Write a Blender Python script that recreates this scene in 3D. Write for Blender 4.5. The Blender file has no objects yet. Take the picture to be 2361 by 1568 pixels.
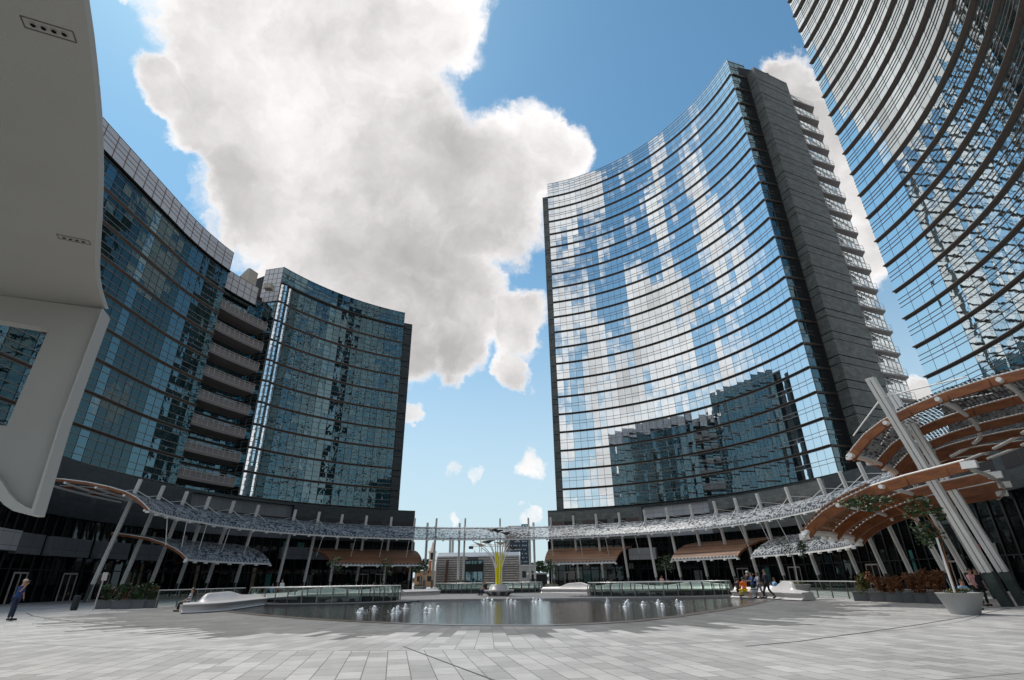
import bpy, math, random
from mathutils import Vector, Matrix, noise
random.seed(7)
R_=math.radians
SC=bpy.context.scene
COL=SC.collection
# ------------------------------------------------------------ camera model (survey of the square)
F,PIT,ROL,H=1202.,R_(24.66),R_(0.75),1.5
cp,sp,cr,sr=math.cos(PIT),math.sin(PIT),math.cos(ROL),math.sin(ROL)
RT=(cr,sp*sr,-cp*sr);UP=(sr,-sp*cr,cp*cr);FW=(0,cp,sp)
CX,CY=-2.,62.
def ray(x,y):
    a=(x-1180.5)/F;b=(784-y)/F
    return tuple(FW[i]+a*RT[i]+b*UP[i] for i in range(3))
def atz(x,y,z=0.):
    d=ray(x,y);t=(z-H)/d[2];return (t*d[0],t*d[1],z)
def atd(x,y,D):
    d=ray(x,y);t=D/math.hypot(d[0],d[1]);return (t*d[0],t*d[1],H+t*d[2])
def azp(x,D,z=0.,y=1345):      # point on the compass line of column x at distance D
    d=ray(x,y);t=D/math.hypot(d[0],d[1]);return (t*d[0],t*d[1],z)
def atr(x,y,r):
    d=ray(x,y);a=d[0]**2+d[1]**2;b=-2*(d[0]*CX+d[1]*CY);c=CX*CX+CY*CY-r*r
    q=max(0,b*b-4*a*c);t=(-b+math.sqrt(q))/2/a
    return math.degrees(math.atan2(t*d[0]-CX,t*d[1]-CY)),H+t*d[2]
def P(th,r,z=0.): return (CX+r*math.sin(R_(th)),CY+r*math.cos(R_(th)),z)
def lerp(tab,x):
    if x<=tab[0][0]: return tab[0][1]
    for (a,va),(b,vb) in zip(tab,tab[1:]):
        if x<=b: return va+(vb-va)*(x-a)/(b-a)
    return tab[-1][1]
# ------------------------------------------------------------ mesh helpers
class MB:
    def __init__(s): s.v=[];s.f=[];s.uv=[];s.mi=[];s.col=[];s.sm=[]
    def face(s,pts,uv=None,mi=0,col=0.,sm=False):
        n=len(s.v);s.v+=[tuple(p) for p in pts];s.f.append(tuple(range(n,n+len(pts))))
        s.uv+=uv if uv else [(p[0],p[2]) for p in pts];s.mi.append(mi);s.col+=[col]*len(pts);s.sm.append(sm)
    def grid(s,rows,uvs=None,mi=0,closed=False,sm=True,caps=False):
        n=len(s.v);W=len(rows[0])
        for r in rows: s.v+=[tuple(p) for p in r]
        for i in range(len(rows)-1):
            for j in range(W if closed else W-1):
                k=(j+1)%W
                s.f.append((n+i*W+j,n+i*W+k,n+(i+1)*W+k,n+(i+1)*W+j))
                if uvs:
                    g=uvs;a=g[i][j];b=g[i][j+1] if j+1<len(g[i]) else g[i][k];c=g[i+1][j+1] if j+1<len(g[i]) else g[i+1][k];d=g[i+1][j]
                    s.uv+=[a,b,c,d]
                else: s.uv+=[(j,i),(j+1,i),(j+1,i+1),(j,i+1)]
                s.mi.append(mi);s.col+=[0.]*4;s.sm.append(sm)
        if caps:
            for i,rev in ((0,True),(len(rows)-1,False)):
                p=list(rows[i]);
                if rev: p=p[::-1]
                s.face(p,mi=mi)
    def box(s,c,sz,rz=0.,mi=0,col=0.):
        hx,hy,hz=[v/2 for v in sz];cs,sn=math.cos(rz),math.sin(rz)
        def q(x,y,z): return (c[0]+x*cs-y*sn,c[1]+x*sn+y*cs,c[2]+z)
        p=[q(x,y,z) for z in(-hz,hz) for y in(-hy,hy) for x in(-hx,hx)]
        for ids,uvd in (((0,1,5,4),(0,2)),((1,3,7,5),(1,2)),((3,2,6,7),(0,2)),((2,0,4,6),(1,2)),((4,5,7,6),(0,1)),((2,3,1,0),(0,1))):
            L=[(-hx,-hy,-hz),(hx,-hy,-hz),(-hx,hy,-hz),(hx,hy,-hz),(-hx,-hy,hz),(hx,-hy,hz),(-hx,hy,hz),(hx,hy,hz)]
            s.face([p[i] for i in ids],[(L[i][uvd[0]],L[i][uvd[1]]) for i in ids],mi,col)
    def beam(s,p0,p1,w,h,up=(0,0,1),mi=0,w1=None,h1=None):
        a,b=Vector(p0),Vector(p1);d=(b-a).normalized();u=Vector(up);r=d.cross(u)
        if r.length<1e-4: r=d.cross(Vector((1,0,0)))
        r.normalize();u=r.cross(d).normalized()
        w1=w if w1 is None else w1;h1=h if h1 is None else h1
        A=[a+r*x*w/2+u*y*h/2 for x,y in((-1,-1),(1,-1),(1,1),(-1,1))]
        B=[b+r*x*w1/2+u*y*h1/2 for x,y in((-1,-1),(1,-1),(1,1),(-1,1))]
        L=(b-a).length
        for i in range(4):
            j=(i+1)%4;s.face([A[i],A[j],B[j],B[i]],[(0,0),(w,0),(w,L),(0,L)],mi)
        s.face(A[::-1],[(0,0),(0,w),(h,w),(h,0)],mi);s.face(B,[(0,0),(0,w),(h,w),(h,0)],mi)
    def tube(s,pts,rad,seg=8,mi=0,caps=True):
        rows=[];pts=[Vector(p) for p in pts];ref=Vector((0.03,0.02,1))
        for i,p in enumerate(pts):
            d=(pts[min(i+1,len(pts)-1)]-pts[max(i-1,0)]).normalized()
            r=d.cross(ref);
            if r.length<1e-3: r=d.cross(Vector((1,0,0)))
            r.normalize();u=r.cross(d)
            rr=rad[i] if isinstance(rad,(list,tuple)) else rad
            rows.append([p+r*math.cos(6.28318*k/seg)*rr+u*math.sin(6.28318*k/seg)*rr for k in range(seg)])
        s.grid(rows,mi=mi,closed=True,caps=caps)
    def lathe(s,prof,c,seg=24,mi=0,sx=1,sy=1):
        rows=[[(c[0]+r*sx*math.cos(6.28318*k/seg),c[1]+r*sy*math.sin(6.28318*k/seg),c[2]+z) for k in range(seg)] for r,z in prof]
        s.grid(rows,mi=mi,closed=True)
        s.face(rows[-1],mi=mi)
    def sweep(s,ths,sec,rf=None,mi=0,caps=True,sm=False):
        # sec: [(dr,z)] swept round the square; rf(th) base radius
        rows=[];uv=[];L=0;pl=[0]
        for a,b in zip(sec,sec[1:]+sec[:1]): pl.append(pl[-1]+math.hypot(b[0]-a[0],b[1]-a[1]))
        prev=None
        for th in ths:
            rb=rf(th) if rf else 0
            q=P(th,rb+sec[0][0]);
            if prev: L+=math.dist(prev[:2],q[:2])
            prev=q
            rows.append([P(th,rb+dr,z) for dr,z in sec])
            uv.append([(L,v) for v in pl])
        s.grid(rows,uv,mi=mi,closed=True,sm=sm,caps=caps)
BASE={}
def obj(name,mb,mats,parent=None,label=None,cat=None,group=None,kind=None,loc=None):
    me=bpy.data.meshes.new(name)
    off=(0,0,0)
    if parent is None and loc is not None: off=loc
    elif parent is not None: off=BASE.get(parent.name,(0,0,0))
    me.from_pydata([(v[0]-off[0],v[1]-off[1],v[2]-off[2]) for v in mb.v],[],mb.f)
    if not isinstance(mats,(list,tuple)): mats=[mats]
    for m in mats: me.materials.append(m)
    me.polygons.foreach_set('material_index',mb.mi)
    me.polygons.foreach_set('use_smooth',mb.sm)
    ul=me.uv_layers.new(name='UVMap');fl=[]
    for u in mb.uv: fl+=[u[0],u[1]]
    if len(fl)==len(ul.data)*2: ul.data.foreach_set('uv',fl)
    if any(mb.col):
        ca=me.attributes.new('rnd','FLOAT','CORNER');ca.data.foreach_set('value',mb.col)
    me.update()
    o=bpy.data.objects.new(name,me);COL.objects.link(o)
    if parent is not None: o.parent=parent;BASE[o.name]=off
    else: o.location=off;BASE[o.name]=off
    # children of a mesh part share its origin frame
    tag(o,label,cat,group,kind);return o
def tag(o,label=None,cat=None,group=None,kind=None):
    if label:o['label']=label
    if cat:o['category']=cat
    if group:o['group']=group
    if kind:o['kind']=kind
def thing(name,label,cat,loc=(0,0,0),group=None):
    o=bpy.data.objects.new(name,None);COL.objects.link(o);o.location=loc;o.empty_display_size=.3
    BASE[o.name]=tuple(loc);tag(o,label,cat,group);return o
def arange(a,b,step):
    n=max(1,int(round(abs(b-a)/step)));return [a+(b-a)*i/n for i in range(n+1)]
# ------------------------------------------------------------ materials
def mat(name,col=(.5,.5,.5),rough=.6,metal=0.,spec=.5,var=0.,vs=3.,bump=0.,bs=20.,trans=0.,emit=None):
    m=bpy.data.materials.new(name);m.use_nodes=True;nt=m.node_tree;b=nt.nodes['Principled BSDF']
    b.inputs['Base Color'].default_value=(*col,1);b.inputs['Roughness'].default_value=rough;b.inputs['Metallic'].default_value=metal
    b.inputs['Specular IOR Level'].default_value=spec
    if trans: b.inputs['Transmission Weight'].default_value=trans
    if emit: b.inputs['Emission Color'].default_value=(*emit[0],1);b.inputs['Emission Strength'].default_value=emit[1]
    if var or bump:
        tc=nt.nodes.new('ShaderNodeTexCoord')
    if var:
        n=nt.nodes.new('ShaderNodeTexNoise');n.inputs['Scale'].default_value=vs;n.inputs['Detail'].default_value=6
        nt.links.new(tc.outputs['Object'],n.inputs['Vector'])
        mr=nt.nodes.new('ShaderNodeMapRange');mr.inputs['From Min'].default_value=.3;mr.inputs['From Max'].default_value=.7
        mr.inputs['To Min'].default_value=1-var;mr.inputs['To Max'].default_value=1+var
        nt.links.new(n.outputs['Fac'],mr.inputs['Value'])
        mx=nt.nodes.new('ShaderNodeVectorMath');mx.operation='SCALE';mx.inputs[0].default_value=col
        nt.links.new(mr.outputs['Result'],mx.inputs['Scale']);nt.links.new(mx.outputs[0],b.inputs['Base Color'])
    if bump:
        n2=nt.nodes.new('ShaderNodeTexNoise');n2.inputs['Scale'].default_value=bs;n2.inputs['Detail'].default_value=4
        nt.links.new(tc.outputs['Object'],n2.inputs['Vector'])
        bp=nt.nodes.new('ShaderNodeBump');bp.inputs['Strength'].default_value=bump;bp.inputs['Distance'].default_value=.02
        nt.links.new(n2.outputs['Fac'],bp.inputs['Height']);nt.links.new(bp.outputs[0],b.inputs['Normal'])
    return m
class NT:
    def __init__(s,nt): s.nt=nt
    def n(s,t,**kw):
        x=s.nt.nodes.new(t)
        for k,v in kw.items(): setattr(x,k,v)
        return x
    def set(s,sock,v):
        if hasattr(v,'is_linked') or isinstance(v,bpy.types.NodeSocket): s.nt.links.new(v,sock)
        else: sock.default_value=v
    def m(s,op,a,b=None,c=None,clamp=False):
        x=s.n('ShaderNodeMath',operation=op,use_clamp=clamp);s.set(x.inputs[0],a)
        if b is not None:s.set(x.inputs[1],b)
        if c is not None:s.set(x.inputs[2],c)
        return x.outputs[0]
    def vm(s,op,a,b=None,out=0,scale=None):
        x=s.n('ShaderNodeVectorMath',operation=op);s.set(x.inputs[0],a)
        if b is not None:s.set(x.inputs[1],b)
        if scale is not None:s.set(x.inputs['Scale'],scale)
        return x.outputs[out]
    def mr(s,v,a,b,c=0.,d=1.,kind='LINEAR'):
        x=s.n('ShaderNodeMapRange',interpolation_type=kind);s.set(x.inputs['Value'],v)
        for nme,val in(('From Min',a),('From Max',b),('To Min',c),('To Max',d)): s.set(x.inputs[nme],val)
        return x.outputs['Result']
    def mix(s,f,a,b):
        x=s.n('ShaderNodeMix',data_type='RGBA');s.set(x.inputs[0],f);s.set(x.inputs[6],a);s.set(x.inputs[7],b);return x.outputs[2]
    def noise(s,vec,scale,detail=4,rough=.5,out='Fac'):
        x=s.n('ShaderNodeTexNoise');s.set(x.inputs['Vector'],vec);x.inputs['Scale'].default_value=scale;x.inputs['Detail'].default_value=detail;x.inputs['Roughness'].default_value=rough
        return x.outputs[out]
def glassmat(name,body,refl,fmin,pillow=.0,bsc=1.):
    # reflective curtain-wall glazing: dark room behind, mirror-like coated pane, slightly uneven
    m=bpy.data.materials.new(name);m.use_nodes=True;nt=m.node_tree;nt.nodes.clear();g=NT(nt)
    out=g.n('ShaderNodeOutputMaterial');at=g.n('ShaderNodeAttribute',attribute_name='rnd')
    base=g.mix(at.outputs['Fac'],(*[c*.25 for c in body],1),(*body,1))
    df=g.n('ShaderNodeBsdfDiffuse');g.set(df.inputs['Color'],base)
    gl=g.n('ShaderNodeBsdfGlossy');gl.inputs['Color'].default_value=(*refl,1);gl.inputs['Roughness'].default_value=.015
    if pillow:
        tc=g.n('ShaderNodeTexCoord');bp=g.n('ShaderNodeBump');bp.inputs['Strength'].default_value=1.;bp.inputs['Distance'].default_value=pillow
        g.set(bp.inputs['Height'],g.noise(tc.outputs['UV'],bsc,1.5));nt.links.new(bp.outputs[0],gl.inputs['Normal'])
    lw=g.n('ShaderNodeLayerWeight');lw.inputs['Blend'].default_value=.35
    f=g.mr(lw.outputs['Fresnel'],0.,1.,fmin,1.)
    ms=g.n('ShaderNodeMixShader');g.set(ms.inputs[0],f);nt.links.new(df.outputs[0],ms.inputs[1]);nt.links.new(gl.outputs[0],ms.inputs[2])
    nt.links.new(ms.outputs[0],out.inputs[0]);return m
def brickmat(name,c1,c2,mortar,w,h,ms=.02,rough=.6,uv=True,off=.5,noisev=.25,spec=.4):
    m=bpy.data.materials.new(name);m.use_nodes=True;nt=m.node_tree;g=NT(nt);b=nt.nodes['Principled BSDF']
    tc=g.n('ShaderNodeTexCoord');br=g.n('ShaderNodeTexBrick');br.offset=off
    g.set(br.inputs['Vector'],tc.outputs['UV' if uv else 'Object'])
    br.inputs['Color1'].default_value=(*c1,1);br.inputs['Color2'].default_value=(*c2,1);br.inputs['Mortar'].default_value=(*mortar,1)
    br.inputs['Scale'].default_value=1;br.inputs['Mortar Size'].default_value=ms;br.inputs['Brick Width'].default_value=w;br.inputs['Row Height'].default_value=h;br.inputs['Mortar Smooth'].default_value=.1
    nz=g.noise(tc.outputs['Object'],1.3,7,.65)
    col=g.vm('SCALE',br.outputs['Color'],scale=g.mr(nz,.3,.7,1-noisev,1+noisev))
    g.set(b.inputs['Base Color'],col);b.inputs['Roughness'].default_value=rough;b.inputs['Specular IOR Level'].default_value=spec
    return m
M={}
M['steel']=mat('white_painted_steel',(.8,.78,.74),.45,var=.07,vs=.8)
M['cream']=mat('white_shell_render',(.34,.333,.31),.75,var=.04,vs=.6,bump=.25,bs=60)
M['dark']=mat('dark_core',(.012,.014,.016),.7)
M['black']=mat('black_void',(.004,.005,.005),.9,spec=.1)
M['ledge']=mat('bronze_ledge',(.075,.06,.05),.5,var=.15)
M['ledgeA']=mat('bronze_sunshade',(.2,.165,.14),.55,var=.15)
M['mull']=mat('mullion_metal',(.24,.2,.17),.45)
M['mullC']=mat('mullion_bronze',(.17,.14,.125),.45)
M['mullB']=mat('pale_mullion',(.36,.33,.31),.45);M['backingB']=mat('pale_joint_backing',(.22,.2,.2),.6)
M['backing']=mat('joint_backing',(.1,.085,.08),.6)
M['backingA']=mat('joint_backing_dark',(.05,.042,.04),.6)
M['stoneB']=brickmat('grey_green_stone',(.10,.107,.10),(.155,.16,.15),(.05,.05,.048),1.1,.42,.012)
M['stoneD']=brickmat('dark_green_stone',(.022,.026,.028),(.04,.045,.045),(.012,.012,.012),1.2,.45,.014,.45)
M['stoneP']=brickmat('podium_stone_lit',(.13,.14,.13),(.19,.195,.18),(.04,.04,.04),1.1,.5,.012)  # paler copy: light on the right podium is put into its colour
M['stonePC']=brickmat('podium_stone_dark_shaded',(.028,.034,.036),(.045,.05,.052),(.016,.016,.016),1.1,.5,.012,.45)  # darker copy: the left podium's shade is put into its colour
M['stoneM']=brickmat('mast_foot_stone',(.045,.058,.054),(.07,.085,.08),(.03,.03,.03),.9,.6,.008,.4,noisev=.4)
M['metal']=brickmat('aluminium_cladding',(.5,.5,.51),(.56,.56,.57),(.12,.12,.12),1.9,1.1,.02,.4,off=0.,noisev=.05)
M['metalD']=brickmat('grey_aluminium_cladding',(.16,.165,.175),(.19,.195,.2),(.05,.05,.05),1.9,2.2,.02,.4,off=0.,noisev=.08)
M['frit']=mat('frit_glass_sky_white',(.66,.63,.63),.25,spec=.6,var=.03)  # frit white that also holds the bright sky reflection in its colour
M['redmetal']=mat('brown_shutter',(.11,.07,.06),.55,var=.15)
M['shutter']=mat('dark_shutter',(.018,.013,.013),.5)
M['balc']=mat('balcony_metal',(.22,.19,.18),.45)
M['balcf']=mat('balcony_frame',(.45,.4,.37),.45)
M['gB']=glassmat('glass_blue_mirror',(.10,.17,.19),(.90,.96,.99),.84,.001,1.2)
M['gA']=glassmat('glass_teal_mirror',(.07,.15,.16),(.84,.92,.94),.84,.003,1.2)
M['gC']=glassmat('glass_dark_teal',(.010,.045,.053),(.33,.53,.61),.25,.010,1.1)
M['gC2']=glassmat('glass_dark_room',(.012,.045,.045),(.34,.5,.55),.09,.006,1.1)
M['mullL']=mat('light_bronze_mullion',(.27,.235,.21),.45);M['ledgeC']=mat('light_bronze_ledge',(.24,.2,.175),.5)
M['gD']=glassmat('shop_glass',(.006,.008,.008),(.45,.5,.5),.035,.003,1.)
M['gdoor']=glassmat('dark_door_glass',(.01,.012,.012),(.5,.5,.5),.06,.0)
def woodmat(name,c1,c2,sc=(1,14,1)):
    m=bpy.data.materials.new(name);m.use_nodes=True;nt=m.node_tree;g=NT(nt);b=nt.nodes['Principled BSDF']
    tc=g.n('ShaderNodeTexCoord');v=g.vm('MULTIPLY',tc.outputs['UV'],sc)
    col=g.mix(g.mr(g.noise(v,1.,5,.6),.3,.7),(*c1,1),(*c2,1));g.set(b.inputs['Base Color'],col);b.inputs['Roughness'].default_value=.5
    return m
M['wood']=woodmat('larch_glulam',(.12,.032,.006),(.32,.098,.017),(9,1.2,1))
M['slat']=woodmat('timber_slats',(.11,.045,.018),(.32,.14,.06),(.25,9,1))
M['slat2']=woodmat('timber_slats_pale',(.17,.075,.032),(.40,.19,.09),(.25,9,1));M['slat3']=woodmat('timber_slats_dark',(.035,.015,.008),(.12,.055,.03),(.25,9,1))
M['tileL']=mat('light_canopy_scale',(.37,.38,.395),.5,metal=.1,var=.2)
M['tileM']=mat('blue_canopy_scale',(.2,.215,.23),.45,metal=.3)
M['tileD']=mat('dark_canopy_scale',(.015,.017,.022),.4)
M['conc']=mat('pale_concrete',(.42,.41,.4),.6,var=.06,vs=2.)
M['pot']=mat('grey_fibre_pot',(.33,.33,.32),.6,var=.07,vs=2)
M['bench']=mat('white_stone_bench',(.52,.49,.47),.35,var=.06,vs=1.5)
M['yellow']=mat('yellow_tube',(.95,.86,.0),.4)
M['chrome']=mat('satin_steel',(.5,.47,.43),.3,metal=.8)
M['rail']=mat('rail_and_groove_steel',(.22,.2,.18),.35,metal=.7)
M['railtop']=mat('handrail_steel',(.62,.6,.56),.3,metal=.4)
M['panel']=mat('solar_panel',(.012,.014,.02),.2)
M['skin']=mat('skin',(.42,.22,.15),.5)
M['hair']=mat('dark_hair',(.015,.01,.008),.5)
M['greyrock']=mat('dark_planter',(.1,.105,.11),.5,var=.1)
def cloth(n,c): 
    if n not in M: M[n]=mat(n,c,.8,var=.12,vs=8)
    return M[n]
def leafmat(name,c1,c2):
    m=bpy.data.materials.new(name);m.use_nodes=True;nt=m.node_tree;g=NT(nt);b=nt.nodes['Principled BSDF']
    at=g.n('ShaderNodeAttribute',attribute_name='rnd');g.set(b.inputs['Base Color'],g.mix(at.outputs['Fac'],(*c1,1),(*c2,1)));b.inputs['Roughness'].default_value=.6
    return m
M['leaf']=leafmat('green_leaf',(.008,.02,.006),(.035,.075,.017))
M['leafO']=leafmat('rust_leaf',(.08,.03,.012),(.27,.11,.04))
M['leafY']=leafmat('olive_leaf',(.05,.055,.01),(.17,.16,.04))
M['rglass']=None
def clearglass():
    m=bpy.data.materials.new('railing_glass');m.use_nodes=True;nt=m.node_tree;nt.nodes.clear();g=NT(nt)
    out=g.n('ShaderNodeOutputMaterial');t=g.n('ShaderNodeBsdfTransparent');t.inputs[0].default_value=(.72,.82,.78,1)
    gl=g.n('ShaderNodeBsdfGlossy');gl.inputs['Roughness'].default_value=.03;gl.inputs['Color'].default_value=(.8,.9,.87,1)
    lw=g.n('ShaderNodeLayerWeight');lw.inputs['Blend'].default_value=.25
    ms=g.n('ShaderNodeMixShader');g.set(ms.inputs[0],g.mr(lw.outputs['Fresnel'],0.,1.,.06,.7));nt.links.new(t.outputs[0],ms.inputs[1]);nt.links.new(gl.outputs[0],ms.inputs[2]);nt.links.new(ms.outputs[0],out.inputs[0]);return m
M['rglass']=clearglass()
# ------------------------------------------------------------ sky, clouds, sun
SUN_EL,SUN_AZ=60.,-46.     # degrees, azimuth from +Y to the right
def build_world():
    w=bpy.data.worlds.new('World');SC.world=w;w.use_nodes=True;nt=w.node_tree;nt.nodes.clear();g=NT(nt)
    out=g.n('ShaderNodeOutputWorld');bg=g.n('ShaderNodeBackground')
    sky=g.n('ShaderNodeTexSky',sky_type='NISHITA');sky.sun_disc=False;sky.sun_elevation=R_(SUN_EL);sky.sun_rotation=R_(SUN_AZ)
    sky.air_density=1.;sky.dust_density=.4;sky.ozone_density=1.6
    tc=g.n('ShaderNodeTexCoord');d=g.vm('NORMALIZE',tc.outputs['Generated'])
    wob=g.vm('SCALE',g.vm('SUBTRACT',g.noise(d,5.,6,.62,'Color'),(.5,.5,.5)),scale=.19)
    dd=g.vm('NORMALIZE',g.vm('ADD',d,wob))
    # (x,y,r,weight) cumulus masses: places in the sky given as sight lines
    blobs=[(560,40,230,1),(760,20,250,1),(930,40,200,1),(620,220,230,1),(850,240,230,1),(395,225,85,.95),(470,290,110,1),
           (620,430,170,1),(800,430,230,1),(1000,420,200,1),(1150,370,140,1),(1230,350,120,1),(760,560,200,1),(960,570,200,1),(1120,500,150,1),(640,560,75,.8),
           (900,680,150,1),(1050,690,150,1),(1050,790,90,1),(1210,740,100,.95),(1190,840,60,.85),(940,780,90,.9),(445,445,60,.5),(500,500,60,.55),(545,560,60,.6),
           (1830,215,90,1),(1900,320,130,1),(1960,440,130,1),(2000,580,110,.95),(2150,890,50,.9),(1245,1085,45,.7),(955,945,38,.7),(1045,1195,22,.6),(1240,1205,30,.6),(1040,1080,26,.5),(1105,1076,24,.5),(300,10,26,.6)]
    acc=None
    for x,y,r,wt in blobs:
        c=Vector(ray(x,y)).normalized();e=Vector(ray(x+r,y)).normalized();e2=Vector(ray(x,y+r)).normalized()
        ang=(math.acos(c.dot(e))+math.acos(c.dot(e2)))/2
        v=g.mr(g.vm('DOT_PRODUCT',dd,tuple(c),out=1),math.cos(ang*1.18),math.cos(ang*.45),0.,wt,'SMOOTHSTEP')
        acc=v if acc is None else g.m('MAXIMUM',acc,v)
    # rest of the sky (outside this sight cone): broken cumulus
    fwd=Vector(FW)
    sep=g.n('ShaderNodeSeparateXYZ');g.set(sep.inputs[0],d)
    zz=g.m('MAXIMUM',sep.outputs[2],.06)
    pl=g.n('ShaderNodeCombineXYZ');g.set(pl.inputs[0],g.m('DIVIDE',sep.outputs[0],zz));g.set(pl.inputs[1],g.m('DIVIDE',sep.outputs[1],g.m('ADD',zz,.25)));g.set(pl.inputs[2],sep.outputs[2])
    behind=g.mr(g.vm('DOT_PRODUCT',d,tuple(fwd),out=1),.42,.72,1.,0.)
    bn=g.mr(g.noise(d,5.2,7,.6),.38,.62,0.,.85,'SMOOTHSTEP')
    acc=g.m('MAXIMUM',acc,g.m('MULTIPLY',bn,behind))
    fine=g.noise(dd,11.,10,.66);big=g.noise(d,4.,5,.55)
    dens=g.m('ADD',acc,g.m('MULTIPLY',g.m('SUBTRACT',fine,.5),1.15))
    cov=g.mr(g.m('ADD',dens,g.m('MULTIPLY',g.m('SUBTRACT',g.noise(dd,26.,8,.7),.5),.5)),.20,.80,0.,1.,'SMOOTHSTEP')
    # thick parts of a cloud are greyer seen from below, thin edges and the part towards the sun brighter
    sd=Vector((math.sin(R_(SUN_AZ))*math.cos(R_(SUN_EL)),math.cos(R_(SUN_AZ))*math.cos(R_(SUN_EL)),math.sin(R_(SUN_EL))))
    tos=g.mr(g.vm('DOT_PRODUCT',d,tuple(sd),out=1),.72,.98,0.,.34)
    thick=g.mr(g.m('ADD',dens,g.m('MULTIPLY',g.m('SUBTRACT',big,.5),1.4)),.45,1.35,0.,1.,'SMOOTHSTEP')
    lum=g.m('ADD',g.m('SUBTRACT',.92,g.m('MULTIPLY',thick,.42)),g.m('MULTIPLY',tos,.42))
    mid=g.noise(dd,7.,6,.55);lum=g.m('ADD',lum,g.m('MULTIPLY',g.m('SUBTRACT',fine,.5),.30));lum=g.m('ADD',lum,g.m('MULTIPLY',g.m('SUBTRACT',mid,.5),.5))
    core=g.mr(g.vm('DOT_PRODUCT',dd,tuple(Vector(ray(900,470)).normalized()),out=1),.90,.995,0.,.07,'SMOOTHSTEP');lum=g.m('SUBTRACT',lum,core)
    ccol=g.vm('SCALE',(1.,.972,.962),scale=lum)
    scol=g.vm('MULTIPLY',sky.outputs[0],(.094,.137,.133))
    # blue a little deeper high up, paler near the horizon, as humid summer air does
    hz=g.mr(sep.outputs[2],0.,.62,1.,0.,'SMOOTHSTEP')
    scol=g.mix(g.m('MULTIPLY',hz,.9),scol,(.56,.68,.76,1))
    col=g.mix(cov,scol,ccol)
    g.set(bg.inputs['Color'],col);bg.inputs['Strength'].default_value=1.
    nt.links.new(bg.outputs[0],out.inputs[0])
    l=bpy.data.lights.new('sun','SUN');l.energy=2.8;l.angle=R_(13);l.color=(1,.96,.9)
    o=bpy.data.objects.new('sun',l);COL.objects.link(o);o.rotation_euler=(-sd).to_track_quat('-Z','Y').to_euler();o.location=(0,0,60)
build_world()
# ------------------------------------------------------------ camera
cam=bpy.data.cameras.new('camera');co=bpy.data.objects.new('camera',cam);COL.objects.link(co)
cam.sensor_width=36;cam.lens=F/2361*36;cam.clip_end=6000;cam.clip_start=.05
mx=Matrix.Identity(4)
for i in range(3): mx[i][0]=RT[i];mx[i][1]=UP[i];mx[i][2]=-FW[i]
mx[2][3]=H;co.matrix_world=mx;SC.camera=co
SC.view_settings.view_transform='Standard';SC.view_settings.look='None';SC.view_settings.gamma=1;SC.view_settings.exposure=.15
SC.cycles.max_bounces=8;SC.cycles.transparent_max_bounces=12;SC.cycles.caustics_reflective=False;SC.cycles.caustics_refractive=False
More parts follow.
